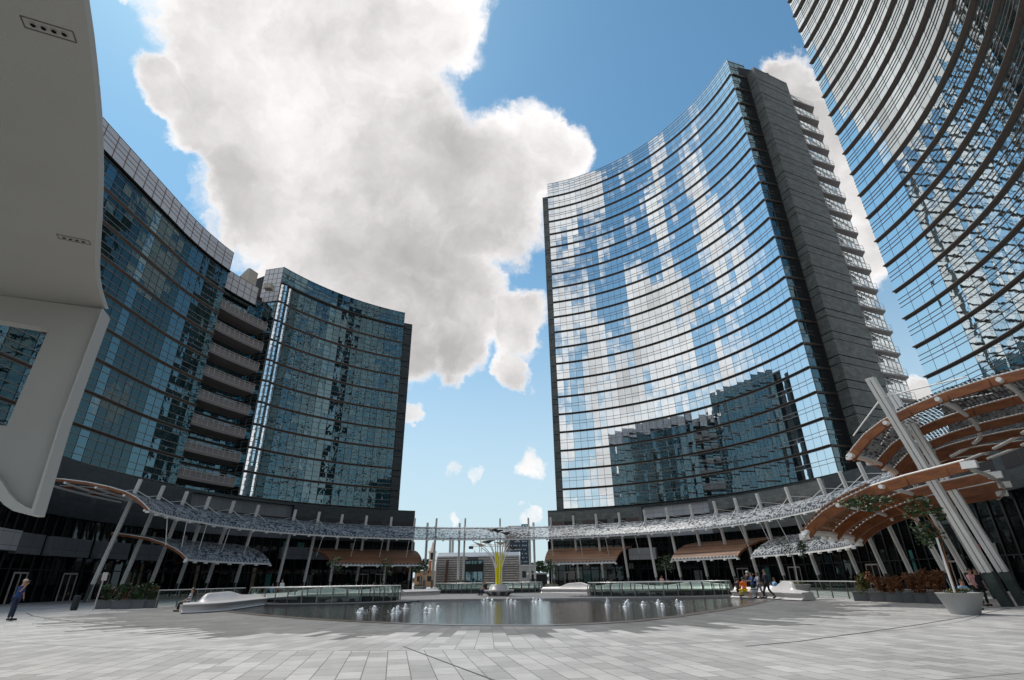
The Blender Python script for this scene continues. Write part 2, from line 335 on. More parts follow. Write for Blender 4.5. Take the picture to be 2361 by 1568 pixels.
# ============================================================ GROUND
POOL=(-1.9,41.5)
def ground_material():
    m=bpy.data.materials.new('plaza_paving');m.use_nodes=True;nt=m.node_tree;g=NT(nt);b=nt.nodes['Principled BSDF']
    tc=g.n('ShaderNodeTexCoord');p=tc.outputs['Object']
    rel=g.vm('SUBTRACT',p,(POOL[0],POOL[1],0));sx=g.n('ShaderNodeSeparateXYZ');g.set(sx.inputs[0],rel)
    r=g.vm('LENGTH',rel,out=1);ang=g.m('ARCTAN2',sx.outputs[0],sx.outputs[1])
    def brick(vec,w,h,c1,c2,mo,off=.5,ms=.008):
        br=g.n('ShaderNodeTexBrick');br.offset=off;g.set(br.inputs['Vector'],vec)
        for k,c in(('Color1',c1),('Color2',c2),('Mortar',mo)): br.inputs[k].default_value=(c*1.03,c*.995,c*.95,1)
        br.inputs['Scale'].default_value=1;br.inputs['Mortar Size'].default_value=ms;br.inputs['Brick Width'].default_value=w;br.inputs['Row Height'].default_value=h;br.inputs['Mortar Smooth'].default_value=.2;br.inputs['Bias'].default_value=0
        return br.outputs['Color']
    rot=g.n('ShaderNodeVectorRotate');rot.rotation_type='Z_AXIS';g.set(rot.inputs['Vector'],p);rot.inputs['Angle'].default_value=R_(-12+90)
    near=brick(rot.outputs[0],.75,.42,.32,.48,.13,.37,.010)
    # ring paving: u along the arc, v outward
    rr=g.m('MULTIPLY',ang,20.5)
    cv=g.n('ShaderNodeCombineXYZ');g.set(cv.inputs[0],r);g.set(cv.inputs[1],rr)
    ring=brick(cv.outputs[0],.92,.36,.33,.49,.18,.43,.008)
    fl=g.m('FLOOR',g.m('DIVIDE',rr,.36));wn=g.n('ShaderNodeTexWhiteNoise',noise_dimensions='1D');g.set(wn.inputs['W'],fl)
    wn2=g.n('ShaderNodeTexWhiteNoise',noise_dimensions='2D');cc=g.n('ShaderNodeCombineXYZ');g.set(cc.inputs[0],fl);g.set(cc.inputs[1],g.m('FLOOR',g.m('DIVIDE',r,.92)));g.set(wn2.inputs['Vector'],cc.outputs[0])
    edge=g.m('ADD',21.35,g.m('ADD',g.m('MULTIPLY',wn.outputs['Value'],3.0),g.m('MULTIPLY',wn2.outputs['Value'],.9)))
    dk=g.m('LESS_THAN',r,edge)
    dark=brick(cv.outputs[0],.92,.36,.12,.19,.07,.43,.008)
    ringc=g.mix(dk,ring,dark)
    # second set of dark dashes
    inring=g.m('LESS_THAN',r,27.2)
    col=g.mix(inring,near,ringc)
    # concentric joints (slot drains)
    for R0,w in((27.2,.03),(33.0,.03)):
        dline=g.m('LESS_THAN',g.m('ABSOLUTE',g.m('SUBTRACT',r,R0)),w)
        col=g.mix(g.m('MULTIPLY',dline,.65),col,(.05,.05,.045,1))
    st=g.m('MULTIPLY',g.mr(g.noise(p,.3,8,.65),.3,.7,.82,1.14),g.mr(g.noise(p,2.3,7,.7),.25,.55,.86,1.03));fine=g.mr(g.noise(p,22.,5,.7),.3,.7,.9,1.1)
    col=g.vm('SCALE',col,scale=g.m('MULTIPLY',st,fine))
    g.set(b.inputs['Base Color'],col);b.inputs['Roughness'].default_value=.62;b.inputs['Specular IOR Level'].default_value=.3
    return m
mb=MB()
rows=[];
for R0 in (0,12,25,45,80,160,400,1500,3500):
    rows.append([(CX+R0*math.cos(6.28318*k/64),40+R0*math.sin(6.28318*k/64),0) for k in range(64)])
mb.grid(rows,closed=True,sm=False)
M['ground']=ground_material()
obj('plaza_ground',mb,M['ground'],kind='structure')
# drain slots
mb=MB()
a=atz(930,1491);b_=atz(1142,1570);mb.beam((a[0],a[1],.003),(b_[0],b_[1],.003),.035,.004)
obj('slot_drain',mb,mat('slot_drain_metal',(.025,.023,.02),.6),label='thin dark drain slot running diagonally through the foreground paving',cat='drain')
mb=MB()
dp=[atz(x,y,.004) for x,y in((60,1413),(75,1420),(115,1427),(170,1433),(230,1438),(290,1443),(345,1544-100))]
for q,w in zip(dp,dp[1:]): mb.beam(q,w,.07,.004)
obj('slot_drain',mb,bpy.data.materials['slot_drain_metal'],label='curved dark drain slot in the paving beside the man in the cap',cat='drain')
mb=MB()
dp=[atz(x,y,.004) for x,y in((1720,1490),(1840,1479),(1980,1460),(2120,1440),(2240,1420),(2330,1402))]
for q,w in zip(dp,dp[1:]): mb.beam(q,w,.05,.004)
obj('slot_drain',mb,bpy.data.materials['slot_drain_metal'],label='long curved paving joint sweeping to the foot of the nearest mast',cat='drain')
# pool
near=[(470,1401),(540,1410),(620,1418),(720,1426),(830,1432),(940,1437),(1050,1440),(1150,1441),(1250,1441),(1350,1438),(1450,1432),(1550,1421),(1640,1408),(1720,1394),(1780,1381)]
far=[(1795,1375.5),(1700,1378),(1550,1381),(1400,1383),(1250,1384),(1100,1385),(950,1387),(820,1389),(700,1392),(600,1396),(520,1399)]
npts=[atz(x,y)[:2] for x,y in near];fpts=[atz(x,y)[:2] for x,y in far]
# inner side and outer side of the wet stone border
ring=npts+fpts
mb=MB();mb.face([(x,y,.012) for x,y in ring][::-1])
def watermat():
    m=bpy.data.materials.new('pool_water');m.use_nodes=True;nt=m.node_tree;g=NT(nt);b=nt.nodes['Principled BSDF']
    tc=g.n('ShaderNodeTexCoord');p=tc.outputs['Object']
    b.inputs['Base Color'].default_value=(.022,.017,.014,1);b.inputs['Roughness'].default_value=.04;b.inputs['IOR'].default_value=1.33;b.inputs['Specular IOR Level'].default_value=.62
    v=g.vm('MULTIPLY',p,(1.,1.,1.))
    h=g.m('ADD',g.noise(v,7.5,4,.7),g.m('MULTIPLY',g.noise(v,2.1,2,.5),.5))
    bp=g.n('ShaderNodeBump');bp.inputs['Strength'].default_value=.9;bp.inputs['Distance'].default_value=.006;g.set(bp.inputs['Height'],h);nt.links.new(bp.outputs[0],b.inputs['Normal'])
    return m
obj('pool_water',mb,watermat(),kind='structure')
mb=MB()
cxm=sum(p[0] for p in ring)/len(ring);cym=sum(p[1] for p in ring)/len(ring)
full=[atz(1795,1377.5)[:2]]
for i,(q,w) in enumerate(zip(npts,npts[1:])):
    def outw(p,k):
        d=Vector((p[0]-POOL[0],p[1]-POOL[1])).normalized();return (p[0]+d.x*k,p[1]+d.y*k)
    a,b_=outw(q,.55),outw(w,.55);mb.face([(*q,.016),(*w,.016),(*b_,.016),(*a,.016)],[(0,0)]*4)
obj('pool_edge_stone',mb,mat('wet_brown_stone',(.11,.085,.068),.3,var=.35,vs=1.5),kind='structure')
# raised stone terrace behind the water
M['terr']=brickmat('terrace_stone',(.15,.145,.14),(.2,.19,.185),(.08,.08,.08),.9,.45,.01,uv=False)
mb=MB()
terr=[(x,y) for x,y in fpts]
back=[P(th,30)[:2] for th in (-96,-80,-60,-40,-20,0,20,40,60,80,96)]
mb.face([(x,y,.05) for x,y in terr+back])
for q,w in zip(fpts,fpts[1:]): mb.face([(*q,0),(*w,0),(*w,.05),(*q,.05)])
obj('terrace_ground',mb,M['terr'],kind='structure')
mb=MB()
pts=[(x,y,.075) for x,y in fpts]
for q,w in zip(pts,pts[1:]): mb.beam(q,w,.35,.13)
obj('pool_rim',mb,mat('pale_rim_stone',(.26,.25,.245),.4,var=.1),kind='structure')
# ============================================================ TOWERS
rng=random.Random(11)
def facade(par,r,th0,th1,z0,nf,fh,rws,pw,ld,lt,gm,mm,lm,bm,tilt=.006,seed=1,cols=6,proud=.06,vline=.09,top=None,lastledge=True,ctop=.35,mh=.09,dz=None):
    rg=random.Random(seed);rf=r if callable(r) else (lambda t:r)
    n=max(2,int(round(math.pi/180*abs(th1-th0)*rf((th0+th1)/2)/pw)));ths=[th0+(th1-th0)*i/n for i in range(n+1)]
    rngc=[rg.random() for _ in range(n)]
    for f in range(nf):
        zb=z0+f*fh;gl=MB();fr=MB();le=MB()
        fl=top if (top and f==nf-1) else rws
        hh=fl[-1][1] if not(top and f==nf-1) else fl[-1][1]
        for j,(a,b) in enumerate(fl):
            for i in range(n):
                g0=vline/2/ (rf(ths[i])*math.pi/180)
                t0,t1=ths[i]+g0,ths[i+1]-g0;w=pw
                ta=rg.gauss(0,tilt);tb=rg.gauss(0,tilt);o=rg.uniform(-.004,.004)
                c=rg.random()**2*.45
                if cols and i%cols==2: c=.75+.25*rg.random()
                if rg.random()<.04: c=1.
                za,zc=zb+a+.035,zb+b-.035;h=zc-za
                def q(t,z,sx,sz): return P(t,rf(t)+o+ta*sx*w/2+tb*sz*h/2,z)
                u0,v0=i*7.3,(f*10+j)*3.1
                gl.face([q(t0,za,-1,-1),q(t1,za,1,-1),q(t1,zc,1,1),q(t0,zc,-1,1)],[(u0,v0),(u0+w,v0),(u0+w,v0+h),(u0,v0+h)],1 if dz and dz[0]<ths[i]<dz[1] and (i%6!=3) else 0,c+.001)
            fr.sweep(ths,[(-proud,zb+b-mh/2),(.05,zb+b-mh/2),(.05,zb+b+mh/2),(-proud,zb+b+mh/2)],rf)
        fr.sweep(ths,[(.09,zb),(.15,zb),(.15,zb+fh+ (fl[-1][1]-fh if top and f==nf-1 else 0)),(.09,zb+fh+(fl[-1][1]-fh if top and f==nf-1 else 0))],rf,mi=1)
        if f or lastledge:
            le.sweep(ths,[(-ld,zb-lt*.35),(.05,zb-lt),(.05,zb),(-ld,zb)],rf)
            obj('sunshade_ledge',le,lm,par)
        obj('glass_band',gl,gm,par);obj('mullions',fr,[mm,bm],par)
def slab(par,name,ths,r0,r1,z0,z1,m,rf=None):
    mb=MB();mb.sweep(ths,[(r0,z0),(r1,z0),(r1,z1),(r0,z1)],rf);return obj(name,mb,m,par)
def stonearc(par,name,ths,r0,r1,z0,z1,fh,m,split=.68):
    mb=MB();z=z0
    while z<z1-.3:
        a=min(z+fh*split,z1);mb.sweep(ths,[(r0,z+.07),(r1,z+.07),(r1,a),(r0,a)]);
        if a<z1: mb.sweep(ths,[(r0,a+.1),(r1,a+.1),(r1,min(z+fh-.07,z1)),(r0,min(z+fh-.07,z1))])
        z+=fh
    mb.sweep(ths,[(r0+.12,z0),(r1-.12,z0),(r1-.12,z1-.1),(r0+.12,z1-.1)],mi=1)
    return obj(name,mb,[m,M['black']],par)
def stoneprism(par,name,poly,z0,z1,fh,m):
    mb=MB();z=z0;cx=sum(p[0] for p in poly)/len(poly);cy=sum(p[1] for p in poly)/len(poly)
    def pr(pl,a,b,mi):
        L=0
        for i in range(len(pl)):
            q,w=pl[i],pl[(i+1)%len(pl)];d=math.dist(q,w)
            mb.face([(*q,a),(*w,a),(*w,b),(*q,b)],[(L,a),(L+d,a),(L+d,b),(L,b)],mi);L+=d
        mb.face([(*q,b) for q in pl],mi=mi);mb.face([(*q,a) for q in pl][::-1],mi=mi)
    while z<z1-.3:
        a=min(z+fh*.66,z1);pr(poly,z+.08,a,0)
        if a<z1: pr(poly,a+.11,min(z+fh-.08,z1),0)
        z+=fh
    ins=[(cx+(p[0]-cx)*.965,cy+(p[1]-cy)*.965) for p in poly];pr(ins,z0,z1-.1,1)
    return obj(name,mb,[m,M['black']],par)
FH=3.85;RW=[(0,1.45),(1.45,2.05),(2.05,3.5)]
# ---- tower on the right (B)
B=thing('glass_tower','tall concave mirror-glass tower reflecting sky and clouds, with a dark stone fin on its right','tower',P(45,46.5))
facade(B,46.5,14.6,78.5,14,21,FH,RW,1.43,.30,.24,M['gB'],M['mullB'],M['ledge'],M['backingB'],vline=.055,mh=.055,tilt=.003,seed=3,top=[(0,1.3),(1.3,2.0),(2.0,2.9),(2.9,3.5),(3.5,4.3)])
slab(B,'tower_core',arange(14.8,78.3,2),.6,9,13.5,93.5,M['dark'],lambda t:46.5)
stonearc(B,'stone_fin',arange(12.85,14.55,.6),46.7,50,13.5,91.4,FH,M['stoneB'])
# glazed return between the facade and the stone shaft
mb=MB();fr=MB()
g0=Vector(P(78.55,46.55)).xy;g1=Vector((47.2,72.4))
def wallgrid(mb,fr,a,b,z0,z1,nc,fh,rws,off=0.,w=.07,seed=5):
    rg=random.Random(seed);d=(b-a);nrm=Vector((d.y,-d.x)).normalized()
    nf=int((z1-z0)/fh+.5)
    for f in range(nf):
        for r0,r1 in rws:
            for i in range(nc):
                s0,s1=(i+.03)/nc,(i+.97)/nc;p,q=a+d*s0,a+d*s1;t=rg.gauss(0,.008);tv=rg.gauss(0,.008)
                za,zb=z0+f*fh+r0+.04,z0+f*fh+r1-.04
                mb.face([(p.x-nrm.x*t,p.y-nrm.y*t,za),(q.x+nrm.x*t,q.y+nrm.y*t,za),(q.x+nrm.x*(t+tv),q.y+nrm.y*(t+tv),zb),(p.x-nrm.x*(t-tv),p.y-nrm.y*(t-tv),zb)],[(i*3,f*5+r0),(i*3+1,f*5+r0),(i*3+1,f*5+r1),(i*3,f*5+r1)],0,.3*rg.random()+.001)
            fr.beam((a.x,a.y,z0+f*fh+r1),(b.x,b.y,z0+f*fh+r1),w+.06,w)
    for i in range(nc+1):
        p=a+d*(i/nc);fr.beam((p.x,p.y,z0),(p.x,p.y,z1),w,w,up=(0,1,0))
wallgrid(mb,fr,g0,g1,14,95,3,FH,RW)
obj('return_glazing',mb,M['gC'],B);obj('return_mullions',fr,M['mullC'],B)
for k in range(21):
    z=14+FH*k;le=MB();le.beam((g0.x,g0.y,z-.2),(g1.x,g1.y,z-.2),.5,.3);obj('return_ledge',le,M['ledge'],B)
stoneprism(B,'stone_shaft',[(47.0,72.5),(47.65,70.3),(55.9,74.05),(54.2,80.5),(46.5,78)],0,91.6,FH,M['stoneB'])
# balconied rear wing seen past the stone shaft
wa,wb=Vector((55.4,74.9)),Vector((63.5,79.6))
mb=MB();fr=MB();wallgrid(mb,fr,wa,wb,14,91,7,FH,RW,w=.11,seed=8)
obj('wing_glazing',mb,M['gA'],B);obj('wing_frame',fr,M['steel'],B)
mb=MB();mb.face([(wa.x-.3,wa.y+.5,14),(wb.x-.3,wb.y+.5,14),(wb.x-.3,wb.y+.5,91),(wa.x-.3,wa.y+.5,91)]);obj('wing_core',mb,M['backing'],B)
for k in range(1,20):
    z=14+FH*k
    mb=MB();t=[(55.9,74.0),(61.3,76.0),(61.8,77.6),(56.3,75.2)]
    mb.face([(x,y,z) for x,y in t]);mb.face([(x,y,z-.28) for x,y in t][::-1])
    for i in range(4):
        q,w=t[i],t[(i+1)%4];mb.face([(*q,z-.28),(*w,z-.28),(*w,z),(*q,z)])
    bl=obj('balcony',mb,M['balc'],B)
    rr=MB()
    for zz in(.45,1.1): rr.beam((55.9,74.05,z+zz),(61.3,76.05,z+zz),.05,.05)
    for s in(.3,.65,1.): rr.beam((55.9+5.4*s,74.05+2*s,z),(55.9+5.4*s,74.05+2*s,z+1.1),.05,.05)
    obj('railing',rr,M['steel'],bl)
# ---- nearer tower at the right edge (A)
A=thing('glass_tower','nearest concave glass tower with deep bronze sunshades on every floor, cut by the right edge','tower',P(110,57.8))
C0=(CX,CY);CX,CY=-1.76,54.6
facade(A,50.86,85.9,136,18.9,24,3.854,[(0,1.5),(1.5,2.05),(2.05,2.6),(2.6,3.55)],1.8,.4,.18,M['gA'],M['mullC'],M['ledgeA'],M['backing'],tilt=.0022,seed=9,vline=.06,mh=.05,cols=7)
slab(A,'tower_core',arange(85.9,136,3),.5,9,0,111,M['dark'],lambda t:50.86)
CX,CY=C0
# ---- block on the left (C): two curved wings with a balconied gap
Cb=thing('office_block','lower dark-teal glass office block on the left, a column of balconies splitting its curved facade','office block',P(-70,46.5))
RC=[(0,.75),(.75,1.55),(1.55,2.75),(2.75,3.5)]
rc=lambda t: 46.5+max(0,(-t-90))**2*.0078
facade(Cb,46.5,-62,-27.9,14,10,FH,RC,1.4,.3,.16,[M['gC'],M['gC2']],M['mullL'],M['ledgeC'],M['backingA'],tilt=.006,seed=21,mh=.06,dz=(-60.3,-55.5))
slab(Cb,'top_glazing_core',arange(-62,-27.9,2),.5,8,13.5,55.5,M['dark'],lambda t:46.5)
gl=MB();fr=MB();n=20
for j,(a,b) in enumerate([(0,1.3),(1.3,2.1),(2.1,3.3)]):
    for i in range(n):
        t0,t1=-62+34.1*(i+.02)/n,-62+34.1*(i+.98)/n;o=rng.uniform(-.02,.02)
        gl.face([P(t0,46.5+o,52.5+a+.03),P(t1,46.5-o,52.5+a+.03),P(t1,46.5-o,52.5+b-.03),P(t0,46.5+o,52.5+b-.03)],[(i*3,j),(i*3+1,j),(i*3+1,j+1),(i*3,j+1)],0,.2)
    fr.sweep(arange(-62,-27.9,2),[(46.42,52.5+b-.04),(46.6,52.5+b-.04),(46.6,52.5+b+.04),(46.42,52.5+b+.04)])
fr.sweep(arange(-62,-27.9,2),[(46.6,52.5),(46.7,52.5),(46.7,55.8),(46.6,55.8)],mi=1);fr.sweep(arange(-62,-27.9,2),[(46.,52.3),(46.6,52.1),(46.6,52.5),(46.,52.5)],mi=1)
obj('parapet_glass',gl,M['gC'],Cb);obj('parapet_mullions',fr,[M['mullC'],M['backingA']],Cb)
facade(Cb,rc,-122,-75.2,14,9,FH,RC,1.4,.3,.16,[M['gC'],M['gC2']],M['mullL'],M['ledgeC'],M['backingA'],tilt=.006,seed=22,mh=.06,dz=(-110,-84))
slab(Cb,'wing_core',arange(-122,-75.3,2),.5,9,13.5,52.3,M['dark'],rc)
# mirror strips added and angled so the corner reflects bright open sky
for t0,t1,dr in((-61.8,-60.6,.42),(-59.6,-59.0,.2)):
    for f in range(10):
        zb=14+f*FH;mb=MB()
        for a,b in RC: mb.face([P(t0,46.42,zb+a+.04),P(t1,46.42-dr,zb+a+.04),P(t1,46.42-dr,zb+b-.04),P(t0,46.42,zb+b-.04)],[(t0,a),(t1,a),(t1,b),(t0,b)],0,.1)
        obj('added_mirror_strip',mb,M['gB'],Cb)
# fritted parapet over the left wing, its sky reflection painted in as pale colour
def fritwall(par,name,ths,rf,z0,rows_,lines=True):
    mb=MB();fr=MB()
    zt=z0+rows_[-1][1]
    mb.sweep(ths,[(0,z0),(.12,z0),(.12,zt),(0,zt)],rf)
    for a,b in rows_: fr.sweep(ths,[(-.03,z0+b-.035),(0,z0+b-.035),(0,z0+b+.035),(-.03,z0+b+.035)],rf)
    for t in ths: 
        p=P(t,rf(t)-.03,z0);fr.beam(p,(p[0],p[1],zt),.06,.06,up=(0,1,0))
    fr.sweep(ths,[(-.3,z0-.35),(.1,z0-.35),(.1,z0-.02),(-.3,z0-.02)],rf,mi=1)
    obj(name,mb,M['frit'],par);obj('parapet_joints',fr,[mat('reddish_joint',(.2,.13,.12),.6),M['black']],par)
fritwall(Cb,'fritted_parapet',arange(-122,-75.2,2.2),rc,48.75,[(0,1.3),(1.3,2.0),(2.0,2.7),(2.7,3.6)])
# pale return on the right wing's left corner, above the gap roof, glazed return below
mb=MB();fr=MB();a=Vector(P(-62.05,46.5)).xy;b=Vector(P(-63.2,50.2)).xy
wallgrid(mb,fr,a,b,14,48.6,3,FH,RC,seed=31);obj('corner_glazing',mb,M['gC'],Cb);obj('corner_mullions',fr,M['mullC'],Cb)
mb=MB();mb.face([(*a,48.6),(*b,48.6),(*b,55.8),(*a,55.8)]);fr=MB()
for z in(49.6,50.6,51.6,52.4,53.4,54.6,55.7): fr.beam((*a,z),(*b,z),.07,.06)
for s in(.25,.5,.75): p=a+(b-a)*s;fr.beam((p.x,p.y,48.6),(p.x,p.y,55.8),.07,.07,up=(0,1,0))
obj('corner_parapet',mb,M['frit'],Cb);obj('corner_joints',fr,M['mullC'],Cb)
# gap with balconies
facade(Cb,49.2,-75.2,-62.6,14,9,FH,RC,1.35,.1,.1,M['gC'],M['mullC'],M['ledge'],M['backingA'],tilt=.02,seed=23,cols=0,mh=.06)
slab(Cb,'gap_core',arange(-75.2,-62.6,2),.5,8,13.5,49.5,M['dark'],lambda t:49.2)
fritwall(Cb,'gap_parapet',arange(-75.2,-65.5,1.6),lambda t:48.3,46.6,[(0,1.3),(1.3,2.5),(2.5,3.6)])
for k in range(0,8):
    z=14.3+FH*k+FH*.28
    mb=MB();th=arange(-75.1,-63.,1.2)
    mb.sweep(th,[(46.75,z-.35),(49.2,z-.6),(49.2,z),(46.75,z)])
    bal=obj('balcony',mb,M['balc'],Cb)
    mb=MB();mb.sweep(th,[(46.78,z),(46.84,z),(46.84,z+.95),(46.78,z+.95)]);obj('parapet_panel',mb,M['balc'],bal)
    mb=MB()
    for zz in(.05,.95,1.25): mb.sweep(th,[(46.7,z+zz-.04),(46.78,z+zz-.04),(46.78,z+zz+.04),(46.7,z+zz+.04)])
    for t in th:
        p=P(t,46.74,z);mb.beam(p,(p[0],p[1],z+1.3),.09,.09,up=(0,1,0))
    obj('balcony_frame',mb,M['balcf'],bal)
stonearc(Cb,'stone_fin',arange(-27.8,-25.6,.8),46.6,50.5,13.5,53.4,FH,M['stoneD'])
mb=MB();p=P(-68.5,50.,50)
mb.face([(p[0]-1.6,p[1],50),(p[0]+1.2,p[1],50),(p[0]+1.2,p[1],53.4),(p[0]+.8,p[1],53.4)]);mb.face([(p[0]+1.2,p[1],50),(p[0]+2.,p[1]+1.5,50),(p[0]+2.,p[1]+1.5,53.2),(p[0]+1.2,p[1],53.4)])
obj('roof_plant',mb,mat('beige_render',(.5,.44,.36),.8),Cb)
mb=MB();mb.box((p[0]+4.5,p[1]+1.5,50.3),(1.3,1.3,1.));obj('roof_vent',mb,bpy.data.materials['beige_render'],Cb)
# ============================================================ PODIUM (ring of shops under the towers)
rp=lambda t: 45. if t<95 else 45+(t-95)*.17
def podium(name,label,segs,th0,th1,front,dark,group=None,zt=13.3):
    pr=thing(name,label,'podium',P((th0+th1)/2,rp((th0+th1)/2)))
    for (a,b,kind,w) in segs:
        ths=arange(a,b,2)
        off=.7 if kind=='metal' else 0.
        mb=MB();sec=[(off,8),(9,8),(9,zt),(off,zt)];mb.sweep(ths,sec,rp)
        obj('stone_wall' if kind!='metal' else 'metal_wall',mb,front if kind=='stone' else dark if kind=='dstone' else w,pr)
        # recessed shutters
        n=max(1,int((b-a)/6.3))
        if kind=='metal':
            mb=MB();mb.sweep(ths,[(off-.03,9.9),(off,9.9),(off,11.3),(off-.03,11.3)],rp);obj('louvre_strip',mb,M['shutter'],pr)
        else:
            for i in range(n):
                c=a+(b-a)*(i+.5)/n;hw=(b-a)/n*.39
                for s in(-1,1):
                    mb=MB();t0,t1=(c-hw,c-.08) if s<0 else (c+.08,c+hw)
                    mb.sweep([t0,(t0+t1)/2,t1],[(-.02,9.7),(.0,9.7),(.0,11.5),(-.02,11.5)],rp)
                    obj('window_shutter',mb,M['shutter'] if kind=='dstone' or a<0 or rng.random()<.4 else M['redmetal'],pr)
    ths=arange(th0,th1,1.9)
    # dark shop glazing, with fins, and the void behind
    mb=MB()
    for i in range(len(ths)-1):
        for za,zb in((0,2.9),(2.9,4.1),(4.1,5.6),(5.6,8)):
            t0,t1=ths[i]+.05,ths[i+1]-.05;mb.face([P(t0,rp(t0)+.5,za),P(t1,rp(t1)+.5,za),P(t1,rp(t1)+.5,zb),P(t0,rp(t0)+.5,zb)],[(i*3,za),(i*3+2,za),(i*3+2,zb),(i*3,zb)],0,rng.random()*.6+.01)
        if i==len(ths)-2: pass
    obj('shop_glazing',mb,M['gD'],pr)
    mb=MB()
    for t in ths:
        p=P(t,rp(t)+.42,0);mb.beam(p,(p[0],p[1],8),.09,.16,up=(0,1,0))
    mb.sweep(ths,[(.38,2.88),(.5,2.88),(.5,2.98),(.38,2.98)],rp)
    obj('shop_mullions',mb,M['dark'],pr)
    slab(pr,'shop_core',ths,.8,8.9,0,8,M['black'],rp)
    mb=MB();mb.sweep(ths,[(-.1,13.2),(9,13.2),(9,13.6),(-.1,13.6)],lambda t:rp(t)+.15);obj('coping',mb,dark,pr)
    return pr
PL=podium('podium_building','shaded stone podium with shop fronts under the left office block','',-118,-22,M['stonePC'],M['stonePC']) if False else podium('podium_building','shaded stone podium with black shop fronts under the left office block',[(-118,-73,'stone',None),(-73,-50.5,'metal',M['metalD']),(-50.5,-22,'stone',None)],-118,-22,M['stonePC'],M['stonePC'])
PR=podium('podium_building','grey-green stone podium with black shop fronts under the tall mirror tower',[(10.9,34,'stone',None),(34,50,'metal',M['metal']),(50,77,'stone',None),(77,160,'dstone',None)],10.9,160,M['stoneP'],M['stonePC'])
def fascia(par,a,b,z0,z1,m):
    mb=MB();mb.sweep(arange(a,b,2),[(-.25,z0),(.45,z0),(.45,z1),(-.25,z1)],rp);obj('fascia_band',mb,m,par)
fascia(PL,-118,-104.5,4.4,6.1,M['metal'])
for a,b in((-104.3,-99.7),(-98,-90.5),(-89,-83),(-81.5,-76.5)): fascia(PL,a,b,4.2,6.,M['metalD'])
fascia(PL,-52,-38,4.9,6.7,M['metalD'])
fascia(PR,30,36.3,4.4,6.3,M['metal']);fascia(PR,118,131,4.2,6.,M['metal'])
fascia(PR,133,139,4.2,6.,M['metalD'])
# doors
def door(par,th,w=1.9,h=2.6):
    d=MB();tw=math.degrees(w/2/45.);r=rp(th)
    for t in(th-tw,th,th+tw): p=P(t,r+.2,0);d.beam(p,(p[0],p[1],h),.09,.09,up=(0,1,0))
    d.beam(P(th-tw,r+.2,h),P(th+tw,r+.2,h),.12,.16)
    f=obj('door_frame',d,M['balcf'],par)
    mb=MB()
    for a,b in((th-tw,th),(th,th+tw)): mb.face([P(a+.06,r+.22,.02),P(b-.06,r+.22,.02),P(b-.06,r+.22,h),P(a+.06,r+.22,h)],None,0,.2)
    obj('door_leaf',mb,M['gdoor'],f)
for t in(-101,-92,-86,-33,-21.9-7): door(PL,t)
for t in(15.5,55,66.,82,97): door(PR,t)
def backpanel(par,th,w,z0,z1,m,name='shop_panel'):
    mb=MB();r=rp(th)+.46;tw=math.degrees(w/2/45.);mb.sweep([th-tw,th+tw],[(-.02,z0),(.02,z0),(.02,z1),(-.02,z1)],lambda t:r);obj(name,mb,m,par)
M['disp1']=mat('beige_hint_panel',(.20,.155,.10),.6,var=.3,vs=2.);M['disp2']=mat('teal_hint_panel',(.03,.13,.12),.4,var=.4,vs=2.);M['disp3']=mat('red_banner',(.26,.02,.02),.6);M['disp4']=mat('grey_hint_panel',(.16,.17,.16),.5,var=.3,vs=3.)  # panels added to hint at lit interiors and reflected columns; red ones are posters
for t,w,a,b,m in((-80.6,.9,.4,2.8,'disp1'),(-78.7,.6,.3,3.9,'disp1'),(-78.2,.5,5.7,7.6,'disp1'),(-72.,.8,5.7,7.5,'disp4'),(-68,.5,.3,3.8,'disp1'),(-56.5,.6,.3,3.6,'disp1'),(-53.4,1.,.5,2.7,'disp2'),(-50.8,.8,5.8,7.6,'disp2'),(-47.5,1.2,5.9,7.5,'disp2'),(-44.6,.7,.6,2.6,'disp4'),(-40,.6,.4,3.4,'disp1'),(-36,.7,5.8,7.7,'disp4')): backpanel(PL,t,w,a,b,M[m])
for t,w,a,b,m in((19.5,1.3,3.,3.9,'disp4'),(19.5,1.3,.9,2.2,'disp2'),(24.5,1.6,3.,3.9,'disp4'),(25.,.9,1.1,2.1,'disp4'),(30,.8,3.,3.9,'disp4'),(45.,1.4,.4,2.5,'disp4'),(60,.9,.5,2.7,'disp2'),(90,.5,.2,3.9,'disp2'),(101,1.1,.2,4.,'disp3'),(103.4,.5,.2,4.,'disp4'),(124,1.,.3,2.6,'disp4')): backpanel(PR,t,w,a,b,M[m])
# glass end screens of the podium facing the gap
for par,th in((PL,-21.9),(PR,10.8)):
    mb=MB();a=Vector(P(th,44.2)).xy;b=Vector(P(th,53)).xy;mb.face([(*a,0),(*b,0),(*b,8),(*a,8)],None,0,.5);obj('end_screen',mb,M['gC'],par)
    fr=MB()
    for s in(0,.25,.5,.75,1): p=a+(b-a)*s;fr.beam((p.x,p.y,0),(p.x,p.y,8),.1,.1,up=(0,1,0))
    obj('end_screen_frame',fr,M['mullC'],par)
# ============================================================ WHITE SHELL (foreground left)
ZS=7.3
def elp(x,y,z): 
    return atz(x,y,z)
W=thing('shell_pavilion','pale cantilevered shell pavilion hanging into the picture from the left, with a square opening','pavilion',(-9.8,11,0))
